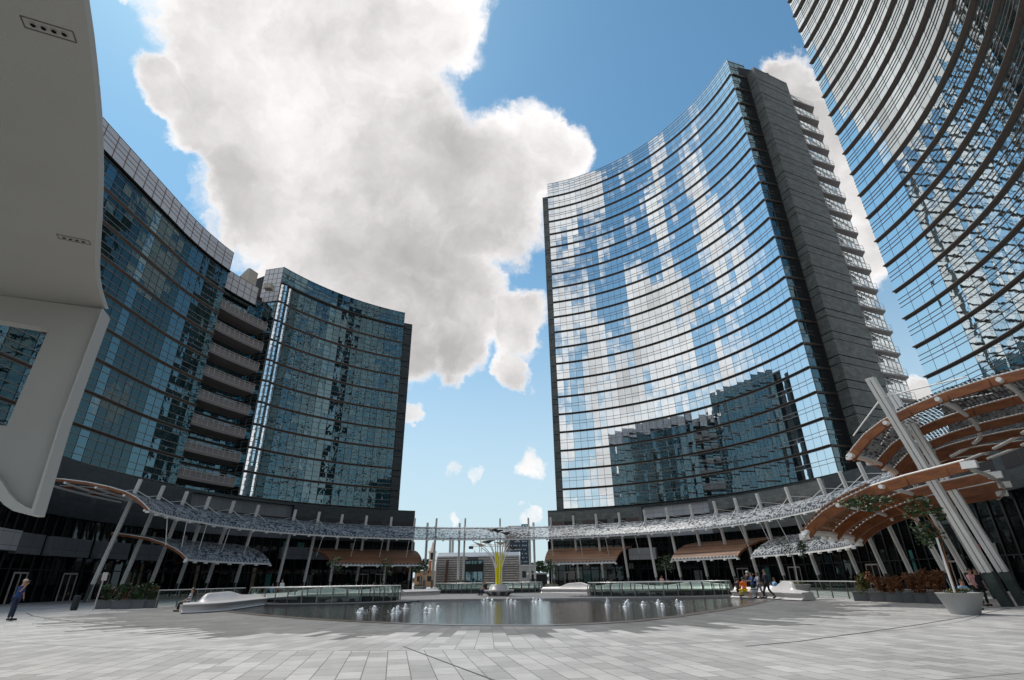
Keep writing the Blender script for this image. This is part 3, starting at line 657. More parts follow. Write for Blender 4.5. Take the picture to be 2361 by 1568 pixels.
# plate plane: through the corner below the slab, running left
c0=Vector(atd(250,712,14.)).xy
ZS=atd(250,712,14.)[2]
pd=Vector((math.cos(R_(20)),math.sin(R_(20))))      # plane direction
def onplane(x,y,off=0.):
    d=ray(x,y);n=Vector((-pd.y,pd.x));t=(n.dot(c0)+off)/(n.x*d[0]+n.y*d[1]);return Vector((t*d[0],t*d[1],H+t*d[2]))
out_=[(237,712),(204,800),(139,975),(76,1172)]
cur=[(70,1174),(45,1160),(22,1138),(5,1112),(-15,1085),(-60,1050),(-160,1000),(-300,960)]
top_=[(-300,640),(-60,672),(0,681),(120,697)]
P2=[onplane(x,y) for x,y in out_+cur+top_]
hole=[onplane(x,y) for x,y in((113,757),(15,982),(-140,968),(-60,728))]
nrm=Vector((-pd.y,pd.x,0))
# plate with an opening: fill between outer loop and hole with bmesh
import bmesh
from mathutils.geometry import tessellate_polygon
def plate(outer,holes,thick):
    mb=MB();polys=[outer]+holes;flat=[p for q in polys for p in q]
    loc=[[Vector((p.x*pd.x+p.y*pd.y,p.z,0)) for p in q] for q in polys]
    tris=tessellate_polygon(loc)
    for t in tris:
        mb.face([flat[i] for i in t]);mb.face([flat[i]+nrm*thick for i in t][::-1])
    for q in polys:
        for i in range(len(q)):
            a,b=q[i],q[(i+1)%len(q)];mb.face([a,b,b+nrm*thick,a+nrm*thick])
    return mb
obj('wall_plate',plate(P2,[hole],.3),M['cream'],W)
# raised lip following the right edge and the curved foot (it projects towards the square)
lipo=[(238,712),(205,800),(140,977),(77,1186),(60,1186),(30,1178),(10,1165),(-6,1148),(-20,1130),(-70,1090),(-170,1040),(-310,1000)]
lipi=[(235,712),(202,800),(137,974),(73,1173),(58,1168),(38,1155),(20,1136),(5,1112),(-12,1088),(-60,1052),(-160,1002),(-300,962)]
LO=[onplane(x,y,-.18) for x,y in lipo];LI=[onplane(x,y,-.18) for x,y in lipi]
mb=MB()
for i in range(len(LO)-1):
    a,b,c,d=LO[i],LO[i+1],LI[i+1],LI[i]
    mb.face([a,b,c,d]);mb.face([a,b,b+nrm*.5,a+nrm*.5]);mb.face([d,c,c+nrm*.2,d+nrm*.2])
    mb.face([a+nrm*.5,b+nrm*.5,c+nrm*.5,d+nrm*.5])
obj('edge_lip',mb,mat('lit_shell_edge',(.42,.42,.40),.7),W)  # paler than the shell: light on the edge face put into its colour
# soffit slab
edge=[(250,712),(243,690),(236,665),(232,640),(231,610),(233,560),(237,500),(239,440),(240,400),(239,330),(236,260),(231,200),(226,150),(218,80),(205,-10),(190,-120),(170,-260)]
E0=[Vector(atz(x,y,ZS+.14)) for x,y in edge];E1=[Vector(atz(x-13 if i>4 else x-8-i,y,ZS)) for i,(x,y) in enumerate(edge)]
mb=MB()
for i in range(len(E1)-1):
    a,b=E1[i],E1[i+1];la,lb=Vector((-26,a.y*.8+1,ZS)),Vector((-26,b.y*.8+1,ZS))
    mb.face([a,b,lb,la])
    c,d=E0[i],E0[i+1];u=Vector((0,0,.9));mb.face([c,d,lb+u,la+u])
a=E0[0];b=E1[0];la=Vector((-26,b.y*.8+1,ZS));mb.face([b,la,la+Vector((0,0,.9)),a])
obj('soffit_slab',mb,M['cream'],W)
mb=MB()
mb.grid([E1,[(a+b)/2+Vector((.03,0,-.01)) for a,b in zip(E0,E1)],E0])
obj('slab_edge',mb,bpy.data.materials['lit_shell_edge'],W)
mb=MB()
for k in(4,9,13):
    a=E1[k]-Vector((0,0,.003));mb.beam(a,Vector((-26,a.y*.8+1,ZS-.003)),.012,.004)
obj('soffit_joint',mb,M['ledge'],W) if False else None
# recessed downlights
def downlight(px,py,px2,py2,label):
    a=Vector(atz(px,py,ZS-.004));b=Vector(atz(px2,py2,ZS-.004));d=(b-a);L=d.length;d.normalize();n=Vector((-d.y,d.x,0))
    t=thing('downlight_panel',label,'ceiling light',tuple(a));w=L*.155
    mb=MB();g=.012
    for q,r in((a-n*w,b-n*w),(b-n*w,b+n*w),(b+n*w,a+n*w),(a+n*w,a-n*w)): mb.beam(q,r,g,.004)
    obj('panel_joint',mb,M['ledge'],t)
    for k in range(4):
        c=a+d*L*(.2+.2*k)
        mb=MB();mb.lathe([(L*.072,0),(L*.072,-.006),(L*.060,-.008),(L*.055,.0)],(c.x,c.y,c.z),20);ringo=obj('lamp_ring',mb,M['cream'],t)
        mb=MB();mb.lathe([(L*.05,-.012),(L*.047,-.012)],(c.x,c.y,c.z),20);obj('lamp_recess',mb,M['black'],t)
downlight(52,50,172,86,'recessed panel of four round downlights in the pale soffit, top left corner of the picture')
downlight(133,545,207,560,'smaller-looking recessed panel of four downlights near the wall end of the pale soffit')
# ============================================================ CANOPIES
r0u=lambda t: lerp([(-112,34.),(-90,33.3),(90,33.4),(110,34.5),(130,38.0),(147,38.4)],t)
r0l=lambda t: lerp([(-112,31.5),(-60,33.),(100,33.),(120,34.),(148,35.2)],t)
PROU=[(0,7.75),(.5,8.2),(1.2,8.75),(2.2,9.25),(3.6,9.65),(5.4,9.98),(7.2,10.15),(9.4,10.2)]
PROL=[(0,3.75),(.6,4.3),(1.5,4.85),(2.7,5.35),(4.2,5.8),(6.,6.1),(7.8,6.3)]
def prof(pr,s):
    L=[0]
    for a,b in zip(pr,pr[1:]): L.append(L[-1]+math.dist(a,b))
    s=min(max(s,0),L[-1])
    for i in range(len(pr)-1):
        if s<=L[i+1]+1e-9:
            f=(s-L[i])/(L[i+1]-L[i]);return (pr[i][0]+(pr[i+1][0]-pr[i][0])*f,pr[i][1]+(pr[i+1][1]-pr[i][1])*f)
def plen(pr): return sum(math.dist(a,b) for a,b in zip(pr,pr[1:]))
def tiles(par,a,b,pr,rf,tw,tl,seed,wts=(.52,.2,.28)):
    rg=random.Random(seed);mb=MB();Lp=plen(pr);nr=int(Lp/tl)
    for j in range(nr):
        s0=j*Lp/nr
        dr,z=prof(pr,s0+.5*tl);w=tw/(rf((a+b)/2)+dr)*180/math.pi;n=int((b-a)/w);
        run=0;mi=0
        for i in range(n):
            if run<=0: run=rg.choice((1,1,1,2));x=rg.random();mi=0 if x<wts[0] else 1 if x<wts[0]+wts[1] else 2
            run-=1
            t0=a+(b-a)*i/n;t1=a+(b-a)*(i+.92)/n;o=rg.uniform(0,.02);tl2=rg.uniform(-.015,.03)
            d0,z0=prof(pr,s0+.03);d1,z1=prof(pr,s0+Lp/nr*.9)
            mb.face([P(t0,rf(t0)+d0,z0+o+.16),P(t1,rf(t1)+d0,z0+o+.16),P(t1,rf(t1)+d1,z1+o+tl2+.16),P(t0,rf(t0)+d1,z1+o+tl2+.16)],None,mi)
    return obj('scale_cladding',mb,[M['tileL'],M['tileM'],M['tileD']],par)
def slats(par,a,b,pr,rf,pitch=.19):
    sr=random.Random(int(a*10));mb=MB();Lp=plen(pr);n=int(Lp/pitch);ths=arange(a,b,1.6)
    for j in range(n):
        d0,z0=prof(pr,j*Lp/n);d1,z1=prof(pr,(j+.72)*Lp/n)
        mb.sweep(ths,[(d0,z0+.12),(d1,z1+.12),(d1,z1+.17),(d0,z0+.17)],rf,mi=sr.choice((0,0,1,1,2)))
    return obj('timber_slats',mb,[M['slat'],M['slat2'],M['slat3']],par)
def ribs(par,pr,rf,angs,dep=.42,w=.2,tubeend=True):
    for t in angs:
        mb=MB();fl=MB()
        pts=[(rf(t)+d,z) for d,z in pr]
        for (ra,za),(rb_,zb) in zip(pts,pts[1:]):
            A1,B1=Vector(P(t,ra,za-dep*.55)),Vector(P(t,rb_,zb-dep*.55))
            tan=Vector((math.cos(R_(t)),-math.sin(R_(t)),0));nn=(B1-A1).cross(tan).normalized()
            if nn.z<0: nn=-nn
            A1-= (B1-A1)*.02;B1+=(B1-A1)*.02
            mb.beam(A1,B1,w,dep,up=nn);fl.tube([A1+nn*(dep*.5+.05),B1+nn*(dep*.5+.05)],.055,8)
        o=obj('timber_rib',mb,M['wood'],par);obj('rib_flange',fl,M['steel'],o)
def purlins(par,pr,rf,a,b,ss,rad=.12,drop=.3):
    for s in ss:
        d,z=prof(pr,s);mb=MB();mb.tube([P(t,rf(t)+d,z-drop) for t in arange(a,b,1.5)],rad,8);obj('tube_purlin',mb,M['steel'],par)
def gutter(par,a,b,pr,rf):
    mb=MB();mb.sweep(arange(a,b,1.6),[(-.06,pr[0][1]-.12),(.16,pr[0][1]-.12),(.16,pr[0][1]+.08),(-.06,pr[0][1]+.08)],rf)
    obj('front_beam',mb,M['steel'],par)
    for t in arange(a,b,4.3):
        mb=MB();p=P(t,rf(t)+.02,pr[0][1]-.2);mb.box(p,(.3,.3,.16),rz=-R_(t));obj('beam_bracket',mb,M['steel'],par)
    mb=MB();n=int((b-a)*rf(0)*math.pi/180/.3)
    for i in range(n):
        t0=a+(b-a)*i/n;t1=a+(b-a)*(i+1)/n
        mb.face([P(t0,rf(t0)-.1,pr[0][1]+.1),P(t1,rf(t1)-.1,pr[0][1]+.1),P(t1,rf(t1)-.04,pr[0][1]+.24),P(t0,rf(t0)-.04,pr[0][1]+.24)],None,i%2)
    obj('drip_edge',mb,[M['tileL'],M['tileD']],par)
UC=thing('ring_canopy','long curved canopy of grey mosaic scales that circles the whole square above the shop fronts','canopy',P(0,33))
ends=[-110.5,-90,-65,-40,-13,13,40,65,90,112,130,146.5]
for i,(a,b) in enumerate(zip(ends,ends[1:])):
    tiles(UC,a,b-.05,PROU,r0u,.25 if i>8 else .27,.19 if i>8 else .22,40+i)
    gutter(UC,a,b,PROU,r0u)
ribs(UC,PROU,r0u,[146.3,140.2,134.1,128.,121.9,115.8,109.7]);ribs(UC,PROU,r0u,[-110.4,-104.2,-98],dep=.2,w=.16)
purlins(UC,PROU,r0u,108,147,[.3,2.9,5.6,8.2,9.8]);purlins(UC,PROU,r0u,-111,-92,[.3,2.6,5.,7.4,9.4],.1)
mb=MB()
for a,b in((-110.5,112),):
    mb.sweep(arange(a,b,2.5),[(3.55,9.74),(3.7,9.74),(3.7,9.86),(3.55,9.86)],r0u)
obj('ridge_line',mb,M['tileD'],UC)
mb=MB()
for t in arange(-108,108,4.3): 
    p=P(t,r0u(t)+6.,10.3);mb.box(p,(.13,.13,.22))
def lowc(px0,py0,px1,py1,kind,label,seed,name='lower_canopy'):
    a,b=atr(px0,py0,r0l(0))[0],atr(px1,py1,r0l(0))[0]
    if b<a:a,b=b,a
    t=thing(name,label,'awning',P((a+b)/2,34),'lower awnings under the ring canopy')
    if kind=='scale': tiles(t,a,b,PROL,r0l,.24,.2,seed,(.58,.12,.3))
    else: slats(t,a,b,PROL,r0l)
    gutter(t,a,b,PROL,r0l);ribs(t,PROL,r0l,[a+.3,b-.3],dep=.2,w=.14);return a,b
lowc(400,1300,620,1302,'scale','lower grey scale-clad awning at the far left, beside the planted boxes',61)
lowc(765,1300,975,1302,'slat','brown slatted timber awning left of the gap, under the left tower',62)
lowc(1255,1297,1420,1295,'slat','brown slatted timber awning just right of the gap in the podium',63)
lowc(1547,1288,1700,1282,'slat','brown slatted timber awning right of centre, beside the grey scale awning',64)
lowc(1733,1280,1940,1257,'scale','grey scale-clad awning on the right, tucked behind the near timber awning',65)
NT_=thing('lower_canopy','nearest timber awning seen from below, its big curved wooden beams carried by two masts','awning',P(136,35),'lower awnings under the ring canopy')
slats(NT_,125.5,148,[p for p in PROL[:5]],r0l,.27);gutter(NT_,125.5,148,PROL,r0l)
PROL2=[(p[0]*1.0,p[1]-.02) for p in PROL]+[(8.6,6.38)]
ribs(NT_,PROL2,r0l,[147.6,141.4,135.2,129.],dep=.46,w=.2);purlins(NT_,PROL,r0l,127,148.3,[.4,2.9,5.4],.11,.25)
for t in(147.6,141.4,135.2,129.):
    for d,z in((0.,3.55),(8.7,6.16)):
        p=P(t,r0l(t)+d,z);mb=MB();mb.box(p,(.26,.6,.34),rz=-R_(t));obj('end_plate',mb,M['steel'],NT_);mb=MB();mb.tube([P(t,r0l(t)+8.6,6.0) for t in arange(127,147.6,2)],.1);obj('rear_tube',mb,M['steel'],NT_)
# ============================================================ MASTS
ORD='first second third fourth fifth sixth seventh eighth ninth tenth eleventh twelfth thirteenth fourteenth fifteenth sixteenth seventeenth eighteenth nineteenth twentieth twenty-first twenty-second twenty-third twenty-fourth twenty-fifth twenty-sixth'.split()
def mast(base,top,w,label,th,rods=True,rb=None):
    t=thing('canopy_mast',label,'mast',base,'white leaning masts of the canopy')
    b,tp=Vector(base),Vector(top);d=(tp-b);s=b+d*(1.55/d.z);rad=Vector((math.sin(R_(th)),math.cos(R_(th)),0))
    mb=MB()
    tang=Vector((rad.y,-rad.x,0))
    for o in(-.29,.29):
        for o2 in(-.29,.29): mb.beam(s+(tang*o+rad*o2)*w,tp+(tang*o+rad*o2)*w,w*.46,w*.46,up=rad)
    mb.beam(s+d*.02,tp-d*.02,w*.86,w*.86,up=rad,mi=1);obj('shaft',mb,[M['steel'],M['rail']],t)  # dark core: shade of the shaft grooves put into its colour
    mb=MB();mb.beam(b-d*.03/d.z,s+rad*.02,w*1.06,w*1.06,up=rad);obj('stone_base',mb,M['stoneM'],t)
    mb=MB();mb.beam(b-rad*w*.54,s-rad*w*.54,w*.14,.05,up=rad);obj('base_strip',mb,M['steel'],t)
    if rods:
        q=b+d*(10.4/d.z)
        for dr,z in((.8,8.6),(6.6,10.25)):
            mb=MB();e=Vector(P(th,r0u(th)+dr,z));mb.tube([q,e],.035 if w<.6 else .045,6);obj('tie_rod',mb,M['steel'],t)
tops=[(325,1105),(378,1120),(432,1133),(484,1145),(540,1155),(597,1164),(682,1175),(737,1180),(790,1186),(846,1189),(903,1192),(957,1195),(1007,1195),(1073,1195),(1153,1195),(1218,1194),(1269,1193),(1321,1189),(1373,1185),(1426,1182),(1479,1175),(1532,1170),(1586,1163),(1639,1155),(1693,1148),(1744,1138),(1811,1123),(1887,1103),(1935,1087),(1979,1066)]
WHERE=['left of everything, before the white wall edge']+['']*40
i=0
for x,y in tops:
    tx,ty,_=atz(x,y,11.5);dx,dy=tx-CX,ty-CY;th=math.degrees(math.atan2(dx,dy));r=math.hypot(dx,dy)
    r=min(max(r,35.3),38.);top=P(th,r,11.5);base=P(th,r+1.9,0)
    side=('in front of the left podium, %s mast from the left end'%ORD[i]) if i<12 else ('standing in the open gap between the podiums, %s from its left'%ORD[i-12]) if i<16 else ('in front of the right podium, %s from the gap'%ORD[i-16])
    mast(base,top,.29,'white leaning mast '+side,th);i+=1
for j,(x,y,bx,by) in enumerate([(2006,872,2325,1399),(2055,906,2359,1386)]):
    tx,ty,_=atz(x,y,11.5);th=math.degrees(math.atan2(tx-CX,ty-CY))
    if j==0: base=atz(bx,by,0)
    else: base=P(th-1.5,math.hypot(tx-CX,ty-CY)+2.2,0);d=ray(bx,by);k=(math.hypot(base[0],base[1]))/math.hypot(d[0],d[1]);base=(d[0]*k,d[1]*k,0)
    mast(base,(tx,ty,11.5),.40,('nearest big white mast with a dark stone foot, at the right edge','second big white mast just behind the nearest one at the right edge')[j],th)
for k,(x,dist) in enumerate([(2226,40),(2165,46),(2112,52),(2049,59)]):
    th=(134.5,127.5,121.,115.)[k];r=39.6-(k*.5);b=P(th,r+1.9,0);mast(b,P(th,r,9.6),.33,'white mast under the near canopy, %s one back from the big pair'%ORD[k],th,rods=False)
for k,x in enumerate((986,1060,1230)):
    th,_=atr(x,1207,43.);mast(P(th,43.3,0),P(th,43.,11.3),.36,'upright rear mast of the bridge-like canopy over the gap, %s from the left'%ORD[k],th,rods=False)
# hangers from ring canopy to the lower awnings
hg=[(1090-0,0)]
def hanger(x0,y0,x1,y1,label):
    a=atz(x0,y0,7.7);th=math.degrees(math.atan2(a[0]-CX,a[1]-CY));a=P(th,r0u(th),7.7);b=P(th,r0l(th)+1.4,4.95)
    mb=MB();mb.tube([a,b],.04,6);obj('hanger_rod',mb,M['steel'],UC)
for x,y in((375,1190),(428,1200),(480,1208),(535,1216),(590,1222),(783,1232),(840,1237),(895,1240),(950,1242),(1275,1243),(1330,1238),(1384,1235),(1438,1230),(1621,1208),(1670,1202),(1722,1196),(1765,1186),(1830,1175)): hanger(x,y,0,0,'')
# ============================================================ LIGHT WELLS with glass railings
def oval(c,rx,ry,n,a0=0,a1=360): return [(c[0]+rx*math.cos(R_(a0+(a1-a0)*k/n)),c[1]+ry*math.sin(R_(a0+(a1-a0)*k/n))) for k in range(n)]
M['wellring']=mat('grey_ring_stone',(.13,.13,.135),.35,var=.15,vs=2)
def well(x0,x1,dist,ry,label,z=.05):
    a=azp(x0,dist);b=azp(x1,dist);c=((a[0]+b[0])/2,(a[1]+b[1])/2);rx=math.dist(a[:2],b[:2])/2
    t=thing('railed_light_well',label,'railing',(c[0],c[1],z),'oval light wells fenced with glass')
    n=34;o=oval(c,rx,ry,n)
    mb=MB()
    for k,(s0,s1) in enumerate(((1.03,1.10),(1.13,1.20),(1.23,1.29))):
        q=oval(c,rx*s0,ry*s0,48);w=oval(c,rx*s1,ry*s1,48);zz=z+.06-.014*k
        for i in range(48):
            j=(i+1)%48;mb.face([(*q[i],zz),(*q[j],zz),(*w[j],zz),(*w[i],zz)]);mb.face([(*w[i],z-.02),(*w[j],z-.02),(*w[j],zz),(*w[i],zz)])
    obj('stepped_kerb',mb,M['wellring'],t)
    mb=MB();q=oval(c,rx*.995,ry*.995,48);mb.face([(x,y,z+.02) for x,y in q]);obj('dark_opening',mb,M['black'],t)
    mb=MB();q2=oval(c,rx*.99,ry*.99,48)
    for i in range(48): j=(i+1)%48;mb.face([(*q2[i],z+.02),(*q2[j],z+.02),(*q2[j],z+.3),(*q2[i],z+.3)])
    obj('upstand',mb,M['dark'],t)
    mb=MB();zt=z+1.1
    mb.tube([(*p,zt) for p in o+[o[0]]],.035,8);obj('handrail',mb,M['railtop'],t)
    for p in o:
        mb=MB();d=Vector((p[0]-c[0],p[1]-c[1],0)).normalized();P0=Vector((*p,z))
        mb.beam(P0+d*.05,P0+d*.1+Vector((0,0,.75)),.10,.05,up=d);mb.beam(P0+d*.1+Vector((0,0,.74)),Vector((*p,zt-.03)),.09,.05,up=d)
        obj('post',mb,M['rail'],t)
    mb=MB()
    for i in range(n):
        p,q=o[i],o[(i+1)%n];p=(c[0]+(p[0]-c[0])*.992,c[1]+(p[1]-c[1])*.992);q=(c[0]+(q[0]-c[0])*.992,c[1]+(q[1]-c[1])*.992)
        pp=(p[0]+(q[0]-p[0])*.05,p[1]+(q[1]-p[1])*.05);qq=(q[0]-(q[0]-p[0])*.05,q[1]-(q[1]-p[1])*.05)
        mb.face([(*pp,z+.12),(*qq,z+.12),(*qq,zt-.06),(*pp,zt-.06)])
    obj('glass_panels',mb,M['rglass'],t);return c,rx
well(571,925,49,3.6,'oval light well with glass railing on the left, behind the pool')
well(1004,1249,71,4.0,'oval light well with glass railing in the centre, behind the yellow tree light')
well(1356,1690,54,3.8,'oval light well with glass railing on the right, behind the row of water jets')
def railrun(pts,label,z=0,step=1.5):
    t=thing('glass_railing',label,'railing',(*pts[0][:2],z))
    P3=[Vector((p[0],p[1],z)) for p in pts]
    mb=MB();mb.tube([p+Vector((0,0,1.1)) for p in P3],.035,8);obj('handrail',mb,M['railtop'],t)
    gl=MB()
    for a,b in zip(P3,P3[1:]):
        n=max(1,int((b-a).length/step))
        for i in range(n):
            p=a+(b-a)*i/n;q=a+(b-a)*(i+1)/n;mb=MB();mb.beam(p,p+Vector((0,0,1.08)),.05,.09,up=(0,1,0));obj('post',mb,M['rail'],t)
            gl.face([p+Vector((.03,0,.08)),q+Vector((-.03,0,.08)),q+Vector((-.03,0,1.)),p+Vector((.03,0,1.))])
    obj('glass_panels',gl,M['rglass'],t)
railrun([azp(372,47),azp(460,50),azp(568,55)],'straight glass railing behind the striped-shirt sitter on the left')
railrun([azp(1800,52),azp(1880,49),azp(1950,46),azp(1992,43)],'straight glass railing on the right, running to the rust-coloured shrubs')
# ============================================================ BENCHES
def bench(path,hts,label,w=.62,cap=True):
    t_=MB();rows=[]
    pts=[Vector((p[0],p[1],0)) for p in path];N=len(pts)
    # densify
    Q=[];Hh=[]
    for i in range(N-1):
        p0,p1,p2,p3=pts[max(i-1,0)],pts[i],pts[i+1],pts[min(i+2,N-1)]
        for k in range(6):
            u=k/6;Q.append(.5*((2*p1)+(p2-p0)*u+(2*p0-5*p1+4*p2-p3)*u*u+(3*p1-p0-3*p2+p3)*u**3));s=u*u*(3-2*u);Hh.append(hts[i]*(1-s)+hts[i+1]*s)
    Q.append(pts[-1]);Hh.append(hts[-1])
    for i,p in enumerate(Q):
        d=(Q[min(i+1,len(Q)-1)]-Q[max(i-1,0)]).normalized();n=Vector((-d.y,d.x,0))
        if n.dot(p-Vector((POOL[0],POOL[1]-6,0)))<0:n=-n
        h=Hh[i];b=max(0,h-.45)
        sec=[(-w*.75,.0),(-w*.70,.06),(-w*.42,.16),(-w*.45,.30),(-w*.62,.38),(-w*.60,.45),(-w*.35,.47),(-w*.05,.47+b*.15),(w*.12,.47+b*.75),(w*.22,h+.02),(w*.40,h),(w*.52,h-.12),(w*.50,.3),(w*.62,.05),(w*.65,0)]
        rows.append([p+n*a+Vector((0,0,z+.03)) for a,z in sec])
    t_.grid(rows,closed=True,caps=True)
    o=obj('stone_bench',t_,M['bench'],loc=(path[0][0],path[0][1],0),label=label,cat='bench',group='wavy white stone benches')
    bv=o.modifiers.new('b','BEVEL');bv.width=.04;bv.segments=2;bv.limit_method='ANGLE';bv.angle_limit=R_(50)
    return o
bench([azp(432,37.5),azp(470,37.6),azp(500,38.4),azp(540,41),azp(580,44.5),azp(640,50),azp(700,54)],[.47,.5,.95,.98,.7,.66,.7],'wavy white bench with a thick rounded end at the left of the pool',w=.95)
bench([azp(690,57),azp(760,58),azp(830,59),azp(900,60),azp(925,60.5)],[.75,.95,.7,.95,.75],'wavy white bench seen through the left oval railing')
bench([azp(930,61),azp(960,62),azp(985,63),azp(1010,65)],[.6,.62,.6,.75],'short low white bench between the left and centre oval railings')
bench([azp(1018,78),azp(1075,79),azp(1130,80),azp(1190,79),azp(1250,78)],[.9,1.,.7,.95,.9],'wavy white bench seen through the centre oval railing')
bench([azp(1250,66),azp(1285,65),azp(1310,64),azp(1335,63),azp(1358,62)],[.62,.65,1.,1.08,.8],'white bench rising to a hump between the centre and right oval railings')
bench([azp(1370,61),azp(1440,61),azp(1520,60),azp(1600,59),azp(1680,57)],[.75,.95,.7,1.05,.8],'wavy white bench seen through the right oval railing')
bench([azp(1691,48),azp(1716,47.4),azp(1745,46.8),azp(1764,46.4),azp(1778,46),azp(1800,45),azp(1815,44),azp(1824,43.4),azp(1858,42.4)],[1.0,.72,.72,.95,.75,1.12,1.1,.6,.5],'wavy white bench with blocky end behind the man in the suit',w=.85)
# ============================================================ TREE LIGHT
bx,by,_=azp(1150,56.5)
T=thing('tree_light','yellow and white tree-shaped solar lamp rising from a round white seat','street lamp',(bx,by,.05))
mb=MB();mb.lathe([(.95,.0),(1.0,.05),(1.45,.42),(1.5,.5),(1.46,.55),(1.0,.56),(.82,.95),(.72,1.02),(.0,1.03)],(bx,by,.05),40);obj('round_seat',mb,M['bench'],T)
for k in range(10):
    a=R_(-90+36*k+18);mb=MB();p=(bx+1.22*math.cos(a),by+1.22*math.sin(a),.28);n=Vector((math.cos(a),math.sin(a),0))
    u=Vector((-n.y,n.x,0));q=Vector((bx,by,0))
    mb.face([q+n*1.13+u*-.2+Vector((0,0,.14)),q+n*1.13+u*.2+Vector((0,0,.14)),q+n*1.42+u*.27+Vector((0,0,.42)),q+n*1.42-u*.27+Vector((0,0,.42))]);obj('seat_recess',mb,M['greyrock'],T)
mb=MB();mb.lathe([(1.0,0.0),(1.0,.03)],(bx,by,.03),30)
stems=[(-1.85,.4,4.75,0),(-1.7,-.5,4.4,0),(-1.2,.8,5.0,0),(-.95,-.6,4.95,1),(-.65,.3,6.1,0),(-.1,.2,6.0,1),(.2,-.6,4.8,1),(.72,.1,5.75,0),(1.3,.4,5.45,0),(1.35,-.5,4.35,0),(1.0,.9,4.6,0)]
for i,(dx,dy,z,yl) in enumerate(stems):
    a=math.atan2(dy,dx);x0,y0=bx+.26*math.cos(a),by+.26*math.sin(a);pts=[]
    for k in range(15):
        u=k/14;f=u**3.2;pts.append((x0+(bx+dx-x0)*f,y0+(by+dy-y0)*f,1.05+(z-1.05)*(u**.92)))
    full=(i%3==1)or abs(dx)<.7
    mb=MB();cut=8 if full else 5
    mb.tube(pts[:cut+1],.085,8);st=obj('yellow_stem',mb,M['yellow'],T) if (abs(dx)<1.1 or i%2==0) else obj('stem',mb,M['steel'],T)
    mb=MB();mb.tube(pts[cut:],[.06-.003*k for k in range(len(pts)-cut)],8);obj('upper_stem',mb,M['steel'],T)
    if i in(1,10): continue
    mb=MB();mb.lathe([(.08,-.16),(.3,-.03),(.62,.06),(.64,.09),(.0,.11)],(bx+dx*1.05,by+dy*1.05,z),20,sy=.85)
    # tilt
    cx_,cy_,cz_=bx+dx*1.05,by+dy*1.05,z;tl=.09*dx
    mb.v=[(v[0],v[1],v[2]-(v[0]-cx_)*(-tl if i not in(0,8) else tl*1.6)*(-1)) for v in mb.v]
    obj('petal_head',mb,M['panel'] if i%2 else M['chrome'],T)
# ============================================================ WATER JETS
jets=[(835,1409),(841,1410),(868,1403),(912,1413),(921,1408),(939,1402),(985,1411),(995,1403),(1012,1404),(1116,1388),(1124,1386),(1135,1390),(1170,1386),(1178,1388),(1188,1391),(1229,1386),(1236,1388),(1245,1385),(1396,1395),(1438,1398),(1443,1390),(1478,1393),(1513,1389),(1522,1397),(1556,1391),(1565,1396)]
M['foam']=mat('white_foam_water',(.82,.84,.85),.35,spec=.4)
for i,(x,y) in enumerate(jets):
    p=azp(x,1.5/max(.0235,(y-1336+(x-1180)*.0131)/1456.))
    rg=random.Random(100+i);h=rg.uniform(.18,.27) if i!=18 else .4;mb=MB();seg=12;rows=[]
    for r,z in((.30,.0),(.17,.06),(.15,.3),(.14,.55),(.11,.8),(.05,.97),(.0,1.)):
        ox,oy=rg.uniform(-.03,.03),rg.uniform(-.03,.03)
        rows.append([(p[0]+ox+r*.62*math.cos(6.283*k/seg)*rg.uniform(.6,1.4),p[1]+oy+r*.62*math.sin(6.283*k/seg)*rg.uniform(.6,1.4),.02+z*h*rg.uniform(.85,1.12)) for k in range(seg)])
    for _ in range(14):
        a=rg.uniform(0,6.28);rr=rg.uniform(.12,.5);zz=rg.uniform(.02,h*.9);e=rg.uniform(.015,.035);mb.box((p[0]+rr*math.cos(a),p[1]+rr*math.sin(a),zz),(e,e,e),rz=a)
    mb.grid(rows,closed=True);grp='left cluster' if x<1050 else 'middle cluster' if x<1300 else 'right cluster'
    q=i if x<1050 else i-9 if x<1300 else i-18
    obj('water_jet',mb,M['foam'],loc=(p[0],p[1],0),label='low white bubbling jet in the pool, %s of the %s from its left'%(ORD[q],grp),cat='water jet',group='bubbling jets in the pool')
# ============================================================ FOLIAGE
def leaves(c,rad,n,size,seed,col=(0.,1.)):
    rg=random.Random(seed);mb=MB();k=0
    cl=[(rg.uniform(-.6,.6),rg.uniform(-.6,.6),rg.uniform(-.6,.75),rg.uniform(.28,.5),rg.random()) for _ in range(9)]
    while k<n:
        q=cl[rg.randrange(9)];v=Vector((rg.gauss(0,1),rg.gauss(0,1),rg.gauss(0,1))).normalized()*q[3]*rg.uniform(.5,1.)
        p=Vector((c[0]+(q[0]+v.x)*rad[0],c[1]+(q[1]+v.y)*rad[1],c[2]+(q[2]+v.z)*rad[2]))
        a=Vector((rg.gauss(0,1),rg.gauss(0,1),rg.gauss(0,.6))).normalized();b=a.cross(Vector((rg.gauss(0,1),rg.gauss(0,1),rg.gauss(0,1)))).normalized()
        s=size*rg.uniform(.6,1.3);mb.face([p-a*s,p-b*s*.45,p+a*s,p+b*s*.45],None,0,min(1,max(.01,q[4]*.6+rg.random()*.5)));k+=1
    return mb
